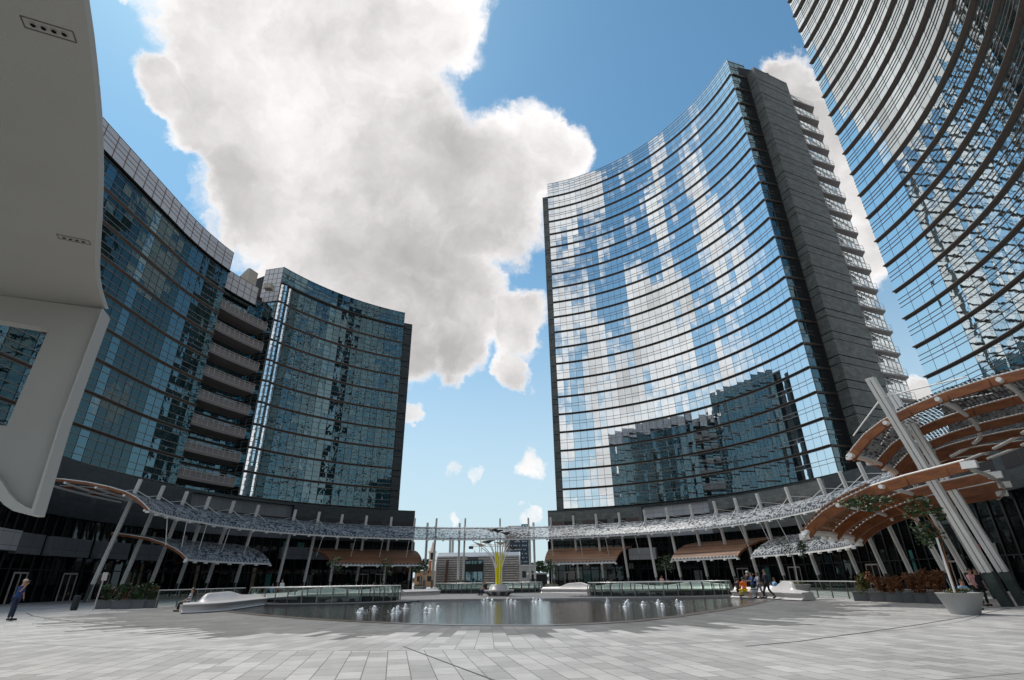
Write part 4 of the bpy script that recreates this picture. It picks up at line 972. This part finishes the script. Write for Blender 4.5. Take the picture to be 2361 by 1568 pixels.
def boxplant(x,dist,w,leaf,h,label,seed,grp,z=0):
    p=azp(x,dist,z);a=math.atan2(p[0],p[1]);t=thing('planter_box',label,'planter',p,grp)
    mb=MB();mb.box((p[0],p[1],z+.24),(w,.62,.46),rz=-a);mb.box((p[0],p[1],z+.49),(w+.08,.7,.06),rz=-a);obj('box',mb,M['greyrock'],t)
    obj('foliage',leaves((p[0],p[1],z+.5+h*.5),(w*.55,.42,h*.6),700,.09,seed),leaf,t)
    mb=MB()
    for k in range(5): mb.tube([(p[0]+(k-2)*.12,p[1],z+.45),(p[0]+(k-2)*.2,p[1]+.05*k-.1,z+.5+h*.8)],.015,5)
    obj('stems',mb,M['wood'],t)
for i,(x,d) in enumerate(((256,49),(292,47.5),(324,47.6),(356,47.8))):
    boxplant(x,d,1.02,M['leaf'],1.1,'grey planter box with dark green bush on the left, %s in its row'%ORD[i],200+i,'planter boxes with green bushes')
for i,(x,d) in enumerate(((1986,43),(2024,42),(2063,41.2),(2102,41),(2130,40.5),(2162,40))):
    boxplant(x,d,1.25,M['leafY'] if i==0 else M['leafO'],1.15,('grey planter box with olive bush beside the right glass railing' if i==0 else 'grey planter box with rust-coloured bush on the right, %s in its row'%ORD[i]),220+i,'planter boxes with rust bushes')
def potplant(x,dist,s,label,seed,tree=0,cat='planter',leaf='leafY'):
    p=azp(x,dist);t=thing('round_planter',label,cat,p,'round pale planters')
    mb=MB();mb.lathe([(.62*s,.0),(.62*s,.02),(.98*s,.93*s),(1.02*s,.98*s),(.96*s,.99*s),(.9*s,.9*s),(0,.88*s)],p,36);obj('pot',mb,M['pot'],t)
    obj('hedge',leaves((p[0],p[1],1.02*s),(1.0*s,1.0*s,.2*s),900 if s>1 else 500,.06,seed),M[leaf],t)
    if tree:
        mb=MB();mb.tube([(p[0],p[1],.9*s),(p[0]+.05,p[1],.9*s+tree*.5),(p[0]+.02,p[1],.9*s+tree)],[.05,.045,.03],7);obj('trunk',mb,M['conc'],t)
        mb=leaves((p[0]+.3,p[1],.9*s+tree*1.0),(1.1,.9,1.0),420,.10,seed+1);obj('crown',mb,M['leaf'],t)
potplant(2203,30,.8,'big round pale planter with clipped hedge and young tree, beside the big right mast',300)
potplant(1880-40,50,.9,'round planter with a thin white-stemmed tree behind the wavy right bench',301,tree=2.4)
potplant(1537,66,.8,'round planter behind the right oval railing',302,tree=2.2)
potplant(1272,70,.85,'round pale planter with brown hedge just right of the gap',303,tree=2.0)
potplant(1010-26-15,74,.85,'round pale planter just left of the gap, under the timber awning',304,tree=2.0)
potplant(760,64,.85,'round planter behind the left oval railing, under the timber awning',305,tree=2.4)
potplant(885,68,.8,'round planter under the middle of the left timber awning',306,tree=2.2)
# arching young tree in the big pot
p=azp(2203,30);p=(p[0],p[1],0);t=thing('young_tree','young staked tree arching over the big round planter on the right','tree',(p[0],p[1],.72))
mb=MB();mb.tube([(p[0]-.1,p[1],.72),(p[0]-.05,p[1],2.1),(p[0]+.1,p[1]+.1,3.2),(p[0]-.3,p[1]+.3,4.3)],[.05,.045,.04,.02],7)
mb.tube([(p[0]-.05,p[1],2.9),(p[0]-1.2,p[1]+.4,4.2),(p[0]-2.4,p[1]+.8,4.6),(p[0]-3.6,p[1]+1.,4.5)],[.03,.025,.02,.01],6);obj('trunk',mb,M['wood'],t)
mb=MB();mb.tube([(p[0]-.18,p[1]-.05,.72),(p[0]-.2,p[1]-.05,2.9)],.045,8);obj('stake',mb,M['steel'],t)
L1=leaves((p[0]-.2,p[1]+.2,3.6),(.9,.8,1.),420,.11,401);L2=leaves((p[0]-2.2,p[1]+.7,4.4),(1.6,.7,.45),380,.11,402);L3=leaves((p[0]-.3,p[1]+.1,2.6),(.7,.5,.5),120,.1,403)
for L in(L2,L3):
    n=len(L1.v);L1.v+=L.v;L1.f+=[tuple(i+n for i in f) for f in L.f];L1.uv+=L.uv;L1.mi+=L.mi;L1.col+=L.col;L1.sm+=L.sm
obj('crown',L1,M['leaf'],t)
# bin and leaning sign post at the left mast
p=azp(188,48);mb=MB();mb.lathe([(.18,0),(.2,.1),(.2,.82),(.17,.88),(0,.88)],p,18);obj('litter_bin',mb,M['dark'],loc=p,label='black cylindrical litter bin beside the leftmost mast foot',cat='litter bin')
p=azp(232,47);mb=MB();mb.tube([p,(p[0]+.15,p[1],2.2)],.04,8);mb.box((p[0]+.15,p[1],2.0),(.34,.04,.5));obj('sign_post',mb,M['balcf'],loc=p,label='slim leaning post between the bin and the green planters',cat='post')
# ============================================================ BACKGROUND beyond the gap
D0=112.
def bp_(x,D,z): return azp(x,D,z)
a,b=bp_(1003,D0,0),bp_(1199,D0,0);K=thing('station_pavilion','low arched pavilion clad in pale louvres seen through the gap','pavilion',((a[0]+b[0])/2,a[1],0))
sec=[(0,.2),(.2,2.2),(.6,4.2),(1.3,5.6),(2.4,6.4),(3.6,6.5),(5.,6.2),(7.,5.2)]
mb=MB();rows=[[(a[0]+dy*.0,a[1]+dy,z) for dy,z in sec],[(b[0],b[1]+dy,z) for dy,z in sec]];mb.grid(rows,sm=True)
obj('shell_wall',mb,mat('pavilion_backing',(.16,.14,.125),.6),K)
M['louv']=mat('pale_louvre',(.42,.38,.34),.5,var=.3,vs=3)
for half in((0,1,2),(4,5,6,7)):
  for i in range(13):
    mb=MB();z=.5+i*.42;dy=lerp([(z_,d) for d,z_ in sec[:5]],z)
    xa=a[0]+(b[0]-a[0])*(half[0]+.02)/8;xb=a[0]+(b[0]-a[0])*(half[-1]+.98)/8
    mb.face([(xa,a[1]+dy-.12,z),(xb,a[1]+dy-.12,z),(xb,a[1]+dy+.02,z+.27),(xa,a[1]+dy+.02,z+.27)])
    obj('louvre',mb,M['louv'],K)
mb=MB();mb.grid([[(a[0]-.2,a[1]+dy-.1,z+.1) for dy,z in sec[3:]],[(b[0]+.2,b[1]+dy-.1,z+.1) for dy,z in sec[3:]]],sm=True)
obj('metal_roof',mb,mat('blue_grey_zinc',(.3,.33,.37),.35,metal=.3),K)
for nme,q in(('end_arch',a),('end_arch',b)):
    mb=MB();mb.tube([(q[0],q[1]+dy-.05,z) for dy,z in sec],.14,8);obj(nme,mb,M['steel'],K)
xc=a[0]+(b[0]-a[0])*.46;mb=MB()
for x in(-1.7,-.6,.6,1.7): mb.beam((xc+x,a[1]-.3,0),(xc+x,a[1]-.3,5.0),.16,.16,up=(0,1,0))
mb.box((xc,a[1]-.3,5.0),(3.6,.3,.2));mb.box((xc,a[1]-.3,3.0),(3.6,.2,.14));mb.box((xc,a[1]-.2,3.7),(3.4,.1,1.3))
obj('entrance_frame',mb,M['dark'],K)
mb=MB();mb.face([(xc-1.7,a[1]-.22,0),(xc+1.7,a[1]-.22,0),(xc+1.7,a[1]-.22,5),(xc-1.7,a[1]-.22,5)],None,0,.4);obj('entrance_glass',mb,M['gC'],K)
for sx in(-5.3,4.3):
    mb=MB();mb.beam((xc+sx,a[1]-2,0),(xc+sx+.1,a[1]-.6,5),.5,.3,up=(0,1,0));obj('buttress',mb,mat('brown_buttress',(.13,.06,.04),.6),K)
# dark-blue tower
D1=300.
a,b=bp_(1163,D1,0),bp_(1226,D1,0);U=thing('office_tower','dark blue tower with a grid of small lit-looking windows behind the pavilion','tower',((a[0]+b[0])/2,a[1],0));w=b[0]-a[0];cxm=(a[0]+b[0])/2
zt=H+ (1336-1226)/4.86
mb=MB();mb.box((cxm+1.6,a[1]+6,zt/2),(w-3.2,12,zt));obj('dark_facade',mb,mat('navy_cladding',(.014,.022,.035),.3),U)
mb=MB();mb.box((a[0]+1.7,a[1]+7,zt/2),(3.2,13,zt));obj('grey_core',mb,M['metalD'],U)
mb=MB();mb.box((cxm,a[1]+7,zt+2.),(w*.72,9,4.2));obj('plant_screen',mb,M['metal'],U)
mb=MB();mb.box((a[0]+2.,a[1]+7,zt+1.8),(3.,9,3.6));obj('dark_screen',mb,M['dark'],U)
rg=random.Random(4);k=0
for r in range(9):
    mb=MB()
    for cidx in range(12):
        if rg.random()<.25: continue
        x=a[0]+3.8+cidx*.74;z=zt-2.2-r*2.;mb.box((x,a[1]-.06,z),(.28,.05,.62))
    obj('window_row',mb,mat('pale_blue_window',(.45,.55,.6),.3) if r==0 else bpy.data.materials['pale_blue_window'],U)
s=MB();sx_=b[0]-3.1;s.box((sx_,a[1]-.3,zt+2.7),(3.5,.3,3.8));sg=obj('sign_board',s,mat('teal_sign',(.02,.13,.15),.4),U)
def text(body,loc,size,m,par,name='lettering'):
    cu=bpy.data.curves.new(name,'FONT');cu.body=body;cu.size=size;cu.align_x='CENTER';cu.extrude=.02;cu.materials.append(m)
    tmp=bpy.data.objects.new('tmp',cu);COL.objects.link(tmp);bpy.context.view_layer.update();me=bpy.data.meshes.new_from_object(tmp.evaluated_get(bpy.context.evaluated_depsgraph_get()));bpy.data.objects.remove(tmp);o=bpy.data.objects.new(name,me);COL.objects.link(o);base=BASE[par.name];o.parent=par;o.location=(loc[0]-base[0],loc[1]-base[1],loc[2]-base[2]);o.rotation_euler=(R_(90),0,0);return o
M['lett']=mat('white_lettering',(.8,.85,.85),.5)
text('A2',(sx_,a[1]-.5,zt+2.2),2.6,M['lett'],sg);mb=MB();mb.box((sx_,a[1]-.5,zt+1.4),(2.4,.06,.35));obj('lettering_line',mb,M['lett'],sg)
# brick bell tower
D2=260.
p=bp_(994,D2,0);Bt=thing('bell_tower','brick and cream bell tower far behind the left masts of the gap','bell tower',p);s_=5.6
zb=lambda y:H+(1338-y)/5.6
mb=MB();mb.box((p[0],p[1],zb(1293)/2),(2.4,2.4,zb(1293)));obj('brick_shaft',mb,mat('red_brick',(.30,.08,.045),.8,var=.15),Bt)
mb=MB()
for sx in(-1.25,1.25): mb.box((p[0]+sx,p[1]-1.1,zb(1293)/2),(.5,.5,zb(1293)))
mb.box((p[0]+.3,p[1]-1.2,zb(1293)*.55),(.9,.3,zb(1293)*.8));obj('corner_stones',mb,mat('cream_stone',(.62,.5,.4),.8),Bt)
mb=MB();mb.box((p[0],p[1],zb(1292)),(3.4,3.4,.6));mb.box((p[0],p[1],zb(1272)),(3.4,3.4,.5));
for sx in(-1.1,1.1): mb.box((p[0]+sx,p[1]-1.1,(zb(1292)+zb(1272))/2),(.5,.5,zb(1272)-zb(1292)))
mb.box((p[0],p[1]+.8,(zb(1292)+zb(1272))/2),(2.6,.8,zb(1272)-zb(1292)));mb.lathe([(1.5,0),(1.2,1.2),(.7,2.0),(.5,3.2),(.1,4.4)],(p[0],p[1],zb(1271)),10);obj('belfry',mb,bpy.data.materials['cream_stone'],Bt)
mb=MB();mb.box((p[0],p[1]+.2,(zb(1290)+zb(1274))/2),(1.5,1.2,zb(1274)-zb(1290)));obj('bell_opening',mb,M['dark'],Bt)
# tower cranes
M['crane']=mat('orange_crane',(.6,.28,.12),.6);M['craneg']=mat('red_crane',(.35,.12,.1),.6)
def crane(x,D,yt,xl,xr,label,m):
    p=bp_(x,D,0);k=1456/D;zt=H+(1336-yt)/k;t=thing('tower_crane',label,'crane',p)
    mb=MB();w=1.1
    for sx in(-1,1):
        for sy in(-1,1): mb.beam((p[0]+sx*w/2,p[1]+sy*w/2,0),(p[0]+sx*w/2,p[1]+sy*w/2,zt),.22,.22,up=(0,1,0))
    n=int(zt/2)
    for i in range(n): mb.beam((p[0]-w/2*(1 if i%2 else -1),p[1]-w/2,i*2),(p[0]+w/2*(1 if i%2 else -1),p[1]-w/2,i*2+2),.14,.14)
    obj('tower_lattice',mb,m,t)
    mb=MB();l=(xl-x)/k;r=(xr-x)/k;z=zt-1.5
    mb.beam((p[0]+l,p[1],z),(p[0]+r,p[1],z),.2,.2);mb.beam((p[0]+l*.8,p[1],z+.9),(p[0]+r*.9,p[1],z+.9),.14,.14)
    m_=int((r-l)/1.4)
    for i in range(m_): x0=p[0]+l+(r-l)*i/m_;mb.beam((x0,p[1],z+(.9 if i%2 else 0)),(x0+(r-l)/m_,p[1],z+(0 if i%2 else .9)),.1,.1)
    mb.beam((p[0],p[1],z),(p[0],p[1],z+3),.3,.3,up=(0,1,0));obj('jib',mb,m,t)
    mb=MB();mb.box((p[0]+l*.85,p[1],z-.4),(2.2,.8,1.3));obj('counterweight',mb,M['dark'],t)
crane(1107,280,1250,1078,1180,'orange tower crane far behind the pavilion roof',M['crane'])
crane(1093,420,1270,1076,1128,'smaller red crane far away, left of the orange crane',M['craneg'])
# low far blocks, white column, small tree, stalls
p=bp_(1038,150,0);mb=MB()
for o in(-.35,.35): mb.beam((p[0]+o,p[1],0),(p[0]+o,p[1],H+(1338-1238)/9.7),.55,.5,up=(0,1,0))
obj('pale_column',mb,M['conc'],loc=p,label='pale twin column standing behind the pavilion roof, in the gap',cat='column')
def lowblock(x0,x1,y,D,m,label,rm=None):
    a,b=bp_(x0,D,0),bp_(x1,D,0);z=H+(1337-y)*D/1456;t=thing('low_building',label,'building',((a[0]+b[0])/2,a[1]+5,0))
    mb=MB();mb.box(((a[0]+b[0])/2,a[1]+5,z/2),(b[0]-a[0],10,z));obj('wall',mb,m,t)
    mb=MB();mb.box(((a[0]+b[0])/2,a[1]+5,z+.15),(b[0]-a[0]+.6,10.6,.3));obj('roof',mb,rm or M['metal'],t)
    mb=MB();n=max(2,int((b[0]-a[0])/2.5))
    for i in range(n): mb.box((a[0]+(b[0]-a[0])*(i+.5)/n,a[1]-.03,z*.55),((b[0]-a[0])/n*.5,.08,z*.35))
    obj('window_strip',mb,M['dark'],t)
lowblock(955,1003,1318,150,mat('ochre_render',(.45,.27,.14),.8),'low ochre house behind the small tree, left side of the gap',mat('clay_roof',(.35,.12,.07),.8))
lowblock(1222,1262,1326,120,M['dark'],'low dark building with a pale roof band at the right of the gap',M['conc'])
lowblock(1200,1236,1306,170,mat('grey_render',(.3,.29,.28),.8),'low grey block between the pavilion and the dark building')
lowblock(860,1010,1331,420,bpy.data.materials['grey_render'],'long low grey building on the far horizon, left part')
lowblock(1195,1330,1332,480,bpy.data.materials['grey_render'],'long low grey building on the far horizon, right part')
for i,(x,D,h,r,lab) in enumerate(((968,135,4.6,1.9,'small round dark tree in front of the ochre house'),(1240,300,7.,9.,'distant dark tree belt right of the blue tower'),(940,320,8,8.,'distant tree behind the left timber awning'))):
    p=bp_(x,D,0);t=thing('street_tree',lab,'tree',p);mb=MB();mb.tube([p,(p[0],p[1],h*.6)],.14,7);obj('trunk',mb,M['wood'],t);obj('crown',leaves((p[0],p[1],h),(r,r,r*.8 if i==0 else 3.),900,.35 if i==0 else .9,500+i),M['leaf'],t)
# ============================================================ PEOPLE
def skin(name,verts,edges,radii,m,par,mtx,flat=.8,sub=1):
    me=bpy.data.meshes.new(name);me.from_pydata(verts,edges,[]);me.materials.append(m)
    o=bpy.data.objects.new(name,me);COL.objects.link(o);o.parent=par
    md=o.modifiers.new('skin','SKIN');md.use_smooth_shade=True
    for i,r in enumerate(radii):
        r=r if isinstance(r,tuple) else (r,r);me.skin_vertices[0].data[i].radius=r
    me.skin_vertices[0].data[0].use_root=True
    sb=o.modifiers.new('sub','SUBSURF');sb.levels=sub;sb.render_levels=sub+1
    return o
def person(loc,face,label,pose='stand',shirt=('cloth_white',(.7,.7,.72)),legs=('cloth_navy',(.02,.025,.045)),hair=True,sleeve=False,arm=None,h=1.72,lean=0.,skirt=None,long_hair=False,group=None,cap=None,bag=None,shoe=(.02,.018,.016)):
    k=h/1.75;t=thing('person',label,'person',loc,group);t.rotation_euler=(0,0,face);t.scale=(k,k,k)
    BASE[t.name]=(0,0,0)
    sit=pose=='sit';zo=-.48 if sit else 0.
    V=lambda x,y,z:(x,y+lean*max(0,z-.9),z+zo)
    pel=V(0,0,.95);sp1=V(0,.0,1.1);sp2=V(0,.0,1.27);ch=V(0,.01,1.40);nk=V(0,.02,1.50);h0=V(0,.035,1.575);h1=V(0,.04,1.66);h2=V(0,.03,1.72)
    vs=[pel,sp1,sp2,ch,nk,h0,h1,h2];ra=[(.13,.10),(.125,.09),(.14,.095),(.15,.095),(.055,.055),(.068,.078),(.08,.092),(.05,.06)]
    ed=[(0,1),(1,2),(2,3),(3,4),(4,5),(5,6),(6,7)]
    A={'stand':[((.22,-.02,1.16),(.23,.06,.92)),((-.22,-.02,1.16),(-.23,.06,.92))],
       'walk':[((.22,.10,1.17),(.23,.26,.96)),((-.22,-.12,1.17),(-.23,-.12,.93))],
       'phone':[((.24,.12,1.22),(.12,.2,1.50)),((-.28,.05,1.17),(-.24,.15,.97))],
       'sit':[((.23,.08,1.17),(.15,.28,1.04)),((-.23,.08,1.17),(-.15,.28,1.04))],
       'read':[((.22,.14,1.2),(.08,.38,1.2)),((-.22,.14,1.2),(-.08,.38,1.2))],
       'point':[((.24,.18,1.35),(.2,.42,1.5)),((-.22,.02,1.16),(-.2,.1,.94))]}[arm or ('sit' if sit else pose)]
    arms=[]
    for sgn,(el,wr) in zip((1,-1),A):
        b=len(vs);sh=V(.175*sgn,0.01,1.42);elv=V(*el);wrv=V(*wr);d=(Vector(wrv)-Vector(elv)).normalized();palm=tuple(Vector(wrv)+d*.06)
        vs+=[sh,elv,wrv,palm];ra+=[(.055,.055),(.04,.04),(.028,.026),(.034,.018)];ed+=[(3,b),(b,b+1),(b+1,b+2),(b+2,b+3)]
        side=d.cross(Vector((sgn*.3,1,0)) if abs(d.z)>.5 else Vector((0,0,1))).normalized()
        for f,(o_,l) in enumerate(((-.026,.055),(-.009,.07),(.009,.065),(.025,.05))):
            q=Vector(palm)+side*o_+d*.02;q2=q+d*l*.55;q3=q2+(d*.8+Vector((0,.3,-.1))).normalized()*l*.5
            c=len(vs);vs+=[tuple(q),tuple(q2),tuple(q3)];ra+=[.009,.008,.007];ed+=[(b+3,c),(c,c+1),(c+1,c+2)]
        q=Vector(wrv)+d*.03-side*.035;c=len(vs);vs+=[tuple(q),tuple(q+d*.035-side*.01)];ra+=[.010,.008];ed+=[(b+2,c),(c,c+1)]
        arms.append((sh,elv,wrv))
    L=[]
    if pose in('stand','phone'): J=[((.10,.02,.5),(.10,-.01,.09),(.11,.14,.04)),((-.10,.03,.5),(-.11,.02,.09),(-.13,.17,.04))]
    elif pose=='walk': J=[((.10,.19,.52),(.10,.30,.12),(.11,.44,.07)),((-.10,-.06,.50),(-.10,-.36,.16),(-.10,-.28,.05))]
    else: J=[((.12,.43,.95),(.12,.46,.56),(.13,.6,.53)),((-.12,.43,.95),(-.12,.40,.56),(-.14,.54,.53))]
    for sgn,(kn,an,to) in zip((1,-1),J):
        hp=V(.09*sgn,0,.90);kn,an,to=[(p[0],p[1],p[2]+zo) for p in(kn,an,to)]
        b=len(vs);vs+=[hp,kn,an,to];ra+=[(.085,.085),(.058,.058),(.038,.042),(.035,.025)];ed+=[(0,b),(b,b+1),(b+1,b+2),(b+2,b+3)];L.append((hp,kn,an,to))
    body=skin('body',vs,ed,ra,M['skin'],t,None)
    # nose, ears, eyes
    mb=MB();hx,hy,hz=h1
    mb.lathe([(.012,0),(.014,.02),(.006,.045)],(0,0,0),6);mb.v=[(v[0]+hx,v[1]+hy+.088,v[2]+hz-.045) for v in mb.v]
    for sx in(-1,1): mb.box((sx*.078,hy,hz-.02),(.02,.04,.06))
    BASE[t.name]=(0,0,0);obj('nose_and_ears',mb,M['skin'],t)
    mb=MB()
    for sx in(-.032,.032): mb.box((sx,hy+.084,hz-.005),(.022,.012,.012))
    mb.box((0,hy+.082,hz-.075),(.045,.01,.009));obj('eyes_and_mouth',mb,M['hair'],t)
    if hair:
        mb=MB();rows=[]
        for a in range(7):
            ph=R_(90-a*19);rows.append([(hx+.094*math.cos(ph)*math.cos(6.283*q/14),hy-.012+.108*math.cos(ph)*math.sin(6.283*q/14) ,hz+.01+.105*math.sin(ph)-(0.0 if math.sin(6.283*q/14)<.2 or a<4 else -.06*(a-3)*.5)) for q in range(14)])
        mb.grid(rows,closed=True);obj('hair',mb,M['hair'],t)
        if long_hair: mb=MB();mb.tube([(hx,hy-.07,hz+.05),(hx,hy-.11,hz-.1),(hx,hy-.12,hz-.3)],[.07,.075,.04],8);obj('long_hair',mb,M['hair'],t)
    if cap:
        mb=MB();mb.lathe([(.105,.02),(.105,.06),(.08,.11),(0,.13)],(hx,hy,hz-.01),14);mb.box((hx,hy+.13,hz+.025),(.14,.12,.015));obj('cap',mb,cloth(*cap),t)
    # clothes
    cv=[sp1,sp2,ch];cr_=[(.15,.12),(.155,.112),(.165,.112)];ce=[(0,1),(1,2)]
    low=V(0,0,.98);cv.append(low);cr_.append((.155,.125));ce.append((0,3));tp=V(0,.01,1.455);cv.append(tp);cr_.append((.085,.075));ce.append((2,4))
    for sh,el,wr in arms:
        b=len(cv);cv+=[sh,el];cr_+=[(.068,.068),(.052,.052)];ce+=[(2,b),(b,b+1)]
        if sleeve: cv.append(tuple(Vector(el)+(Vector(wr)-Vector(el))*.9));cr_.append(.04);ce.append((b+1,b+2))
    skin('shirt',cv,ce,cr_,cloth(*shirt),t,None)
    cv=[V(0,0,.94)];cr_=[(.15,.115)];ce=[]
    for hp,kn,an,to in L:
        b=len(cv)
        if skirt: continue
        cv+=[hp,kn,tuple(Vector(an)+Vector((0,0,.02)))];cr_+=[(.098,.098),(.072,.072),(.056,.056)];ce+=[(0,b),(b,b+1),(b+1,b+2)]
    if not skirt: skin('trousers',cv,ce,cr_,cloth(*legs),t,None)
    else:
        mb=MB();mb.lathe([(.15,1.0),(.19,.85),(.24,.55),(.26,.42)],(0,0,zo),18,sy=.85);ms=[cloth(*legs),M['foam']]
        mb2=MB();
        for z,r in((.66,.228),(.54,.246),(.44,.262)): mb2.lathe([(r,z),(r+.003,z+.05)],(0,0,zo),18,sy=.87);mb2.f.pop();mb2.uv=mb2.uv[:-18];mb2.mi.pop();mb2.sm.pop();mb2.col=mb2.col[:-18]
        sk=obj('skirt',mb,ms[0],t);obj('white_stripes',mb2,ms[1],sk)
    mb=MB()
    for hp,kn,an,to in L:
        a=Vector(an);b=Vector(to);mb.beam((a.x,a.y-.05,a.z-.03),(b.x,b.y+.06,b.z-.0),.085,.075)
    obj('shoes',mb,cloth('shoe_%d'%int(shoe[0]*100),shoe),t)
    if bag: mb=MB();mb.box((bag[1],bag[2],bag[3]+zo),(.24,.12,.3));obj('bag',mb,cloth(*bag[0]),t)
    return t
def grd(px,dist,z=0.): return azp(px,dist,z)
def facing(px): return R_(0)
W1=('cloth_white',(.72,.72,.74));NV=('cloth_navy',(.02,.025,.045));BK=('cloth_black',(.012,.012,.014));BL=('cloth_blue',(.015,.045,.16));LB=('cloth_skyblue',(.22,.42,.66));GR=('cloth_grey',(.34,.33,.36))
p=grd(50,37);person(p,R_(-75),'man in beige cap and blue T-shirt at the far left, hand raised to his face','phone',BL,('cloth_darkjeans',(.012,.02,.05)),hair=False,cap=('cap_beige',(.45,.36,.28)),h=1.78,lean=.12)
p=grd(442,40,.02);person((p[0],p[1],.0),R_(120),'person in a black and white striped shirt sitting at the left bench end','sit',('cloth_stripes',(.5,.5,.52)),BK,lean=-.25)
m_=M['cloth_stripes'];nt=m_.node_tree;g=NT(nt);tc=g.n('ShaderNodeTexCoord');wv=g.n('ShaderNodeTexWave',bands_direction='Z');wv.inputs['Scale'].default_value=3.5;g.set(wv.inputs['Vector'],tc.outputs['Object']);st_=g.m('GREATER_THAN',wv.outputs['Fac'],.5);g.set(nt.nodes['Principled BSDF'].inputs['Base Color'],g.mix(st_,(.02,.02,.05,1),(.75,.75,.78,1)))
person(grd(651,62),R_(170),'standing person in a white T-shirt behind the left oval railing','stand',W1,NV,bag=(('bag_red',(.5,.03,.04)),.35,0,.9))
person((*grd(630,60)[:2],.1),R_(10),'hunched person in pale blue sitting on the bench left of the white T-shirt person','sit',LB,NV)
person((*grd(862,62)[:2],.1),R_(20),'person in a beige top sitting with back turned on the bench at the left oval','sit',('cloth_beige',(.5,.42,.36)),NV)
person((*grd(879,62)[:2],.1),R_(-20),'person in dark blue sitting right beside the one in beige','sit',NV,NV)
person((bx-1.25,by-.15,.1),R_(60),'broad bald man in black T-shirt sitting on the tree light seat','sit',BK,('cloth_jeans',(.03,.05,.12)),hair=False,h=1.85)
person((bx-1.5,by+.9,.1),R_(100),'person with reddish arms sitting behind the bald man in black','sit',('cloth_wine',(.16,.03,.04)),BK)
person((bx-.35,by+1.25,.15),R_(0),'person partly hidden behind the yellow stems of the tree light','sit',BK,BK,h=1.6)
person((*grd(1075,84)[:2],.15),R_(0),'dark-clothed person sitting in front of the louvred pavilion','sit',NV,NV)
person((*grd(1083,84)[:2],.15),R_(0),'white-shirted person sitting in front of the louvred pavilion','sit',W1,NV)
person((*grd(1192,84)[:2],.15),R_(10),'person in dark blue sitting at the right end of the louvred pavilion','sit',('cloth_deepblue',(.02,.05,.14)),NV)
person(grd(970,98),R_(180),'person in blue walking under the canopy at the left edge of the gap','stand',('cloth_midblue',(.08,.16,.36)),NV)
person((*grd(1401,64)[:2],.0),R_(180),'person in a pale lilac shirt sitting facing the pool, right of the gap','sit',('cloth_lilac',(.6,.6,.75)),NV)
person((*grd(1408,65)[:2],.0),R_(180),'dark-haired person sitting beside the one in lilac','sit',BK,BK)
person(grd(1527,66),R_(160),'woman in a pink top standing behind the right oval railing','stand',('cloth_pink',(.7,.35,.35)),('cloth_rose',(.6,.15,.2)),long_hair=True,h=1.65)
person((*grd(1541,68)[:2],.0),R_(180),'person in a red top behind the right oval railing','sit',('cloth_red',(.6,.03,.03)),BK)
q=lambda px,d: grd(px,d,.06)
person((*grd(1714,46.6)[:2],.12),R_(10),'person in a bright orange vest sitting on the right bench','sit',('cloth_orange',(.95,.17,.01)),('cloth_yellow',(.8,.6,.02)),h=1.8)
person((*grd(1700,47.2)[:2],.12),R_(-30),'person in dark brown sitting left of the orange vest','sit',('cloth_brown',(.05,.025,.02)),BK)
person(q(1722,49),R_(-60),'person in white cap leaning over behind the orange vest','stand',BK,BK,arm='point',hair=False,cap=('cap_white',(.75,.75,.75)),h=1.8,lean=.25)
person(q(1735,44.2),R_(90),'woman in blue top and black skirt with white stripes by the pool rim','walk',('cloth_royal',(.02,.07,.22)),BK,skirt=True,long_hair=True,h=1.66,shoe=(.6,.4,.28),arm='read')
person(q(1749,44.4),R_(95),'woman in pale grey top and grey trousers beside the striped skirt','walk',GR,('cloth_greytr',(.2,.2,.23)),sleeve=True,long_hair=True,h=1.68,bag=(('bag_tan',(.25,.13,.06)),.0,-.3,.95),arm='read')
person(q(1767,44.2),R_(92),'tall man in a dark suit and white shirt striding left along the pool rim','walk',('cloth_suit',(.012,.014,.022)),('cloth_suit',(.012,.014,.022)),sleeve=True,h=1.86)
person((*grd(1785,46.8)[:2],.12),R_(-80),'person in a sky-blue shirt sitting with arms out behind the suited man','sit',LB,NV,sleeve=True,arm='read')
person((*grd(2216,34)[:2],.0),R_(180),'person in pale blue sitting behind the big round planter','sit',LB,NV)
person(grd(2243,37),R_(190),'person in a pink top walking away behind the big planter','walk',('cloth_pink',(.7,.35,.35)),BK)
person(grd(2256,38),R_(170),'dark-clothed person in the shade behind the near masts','stand',BK,BK)
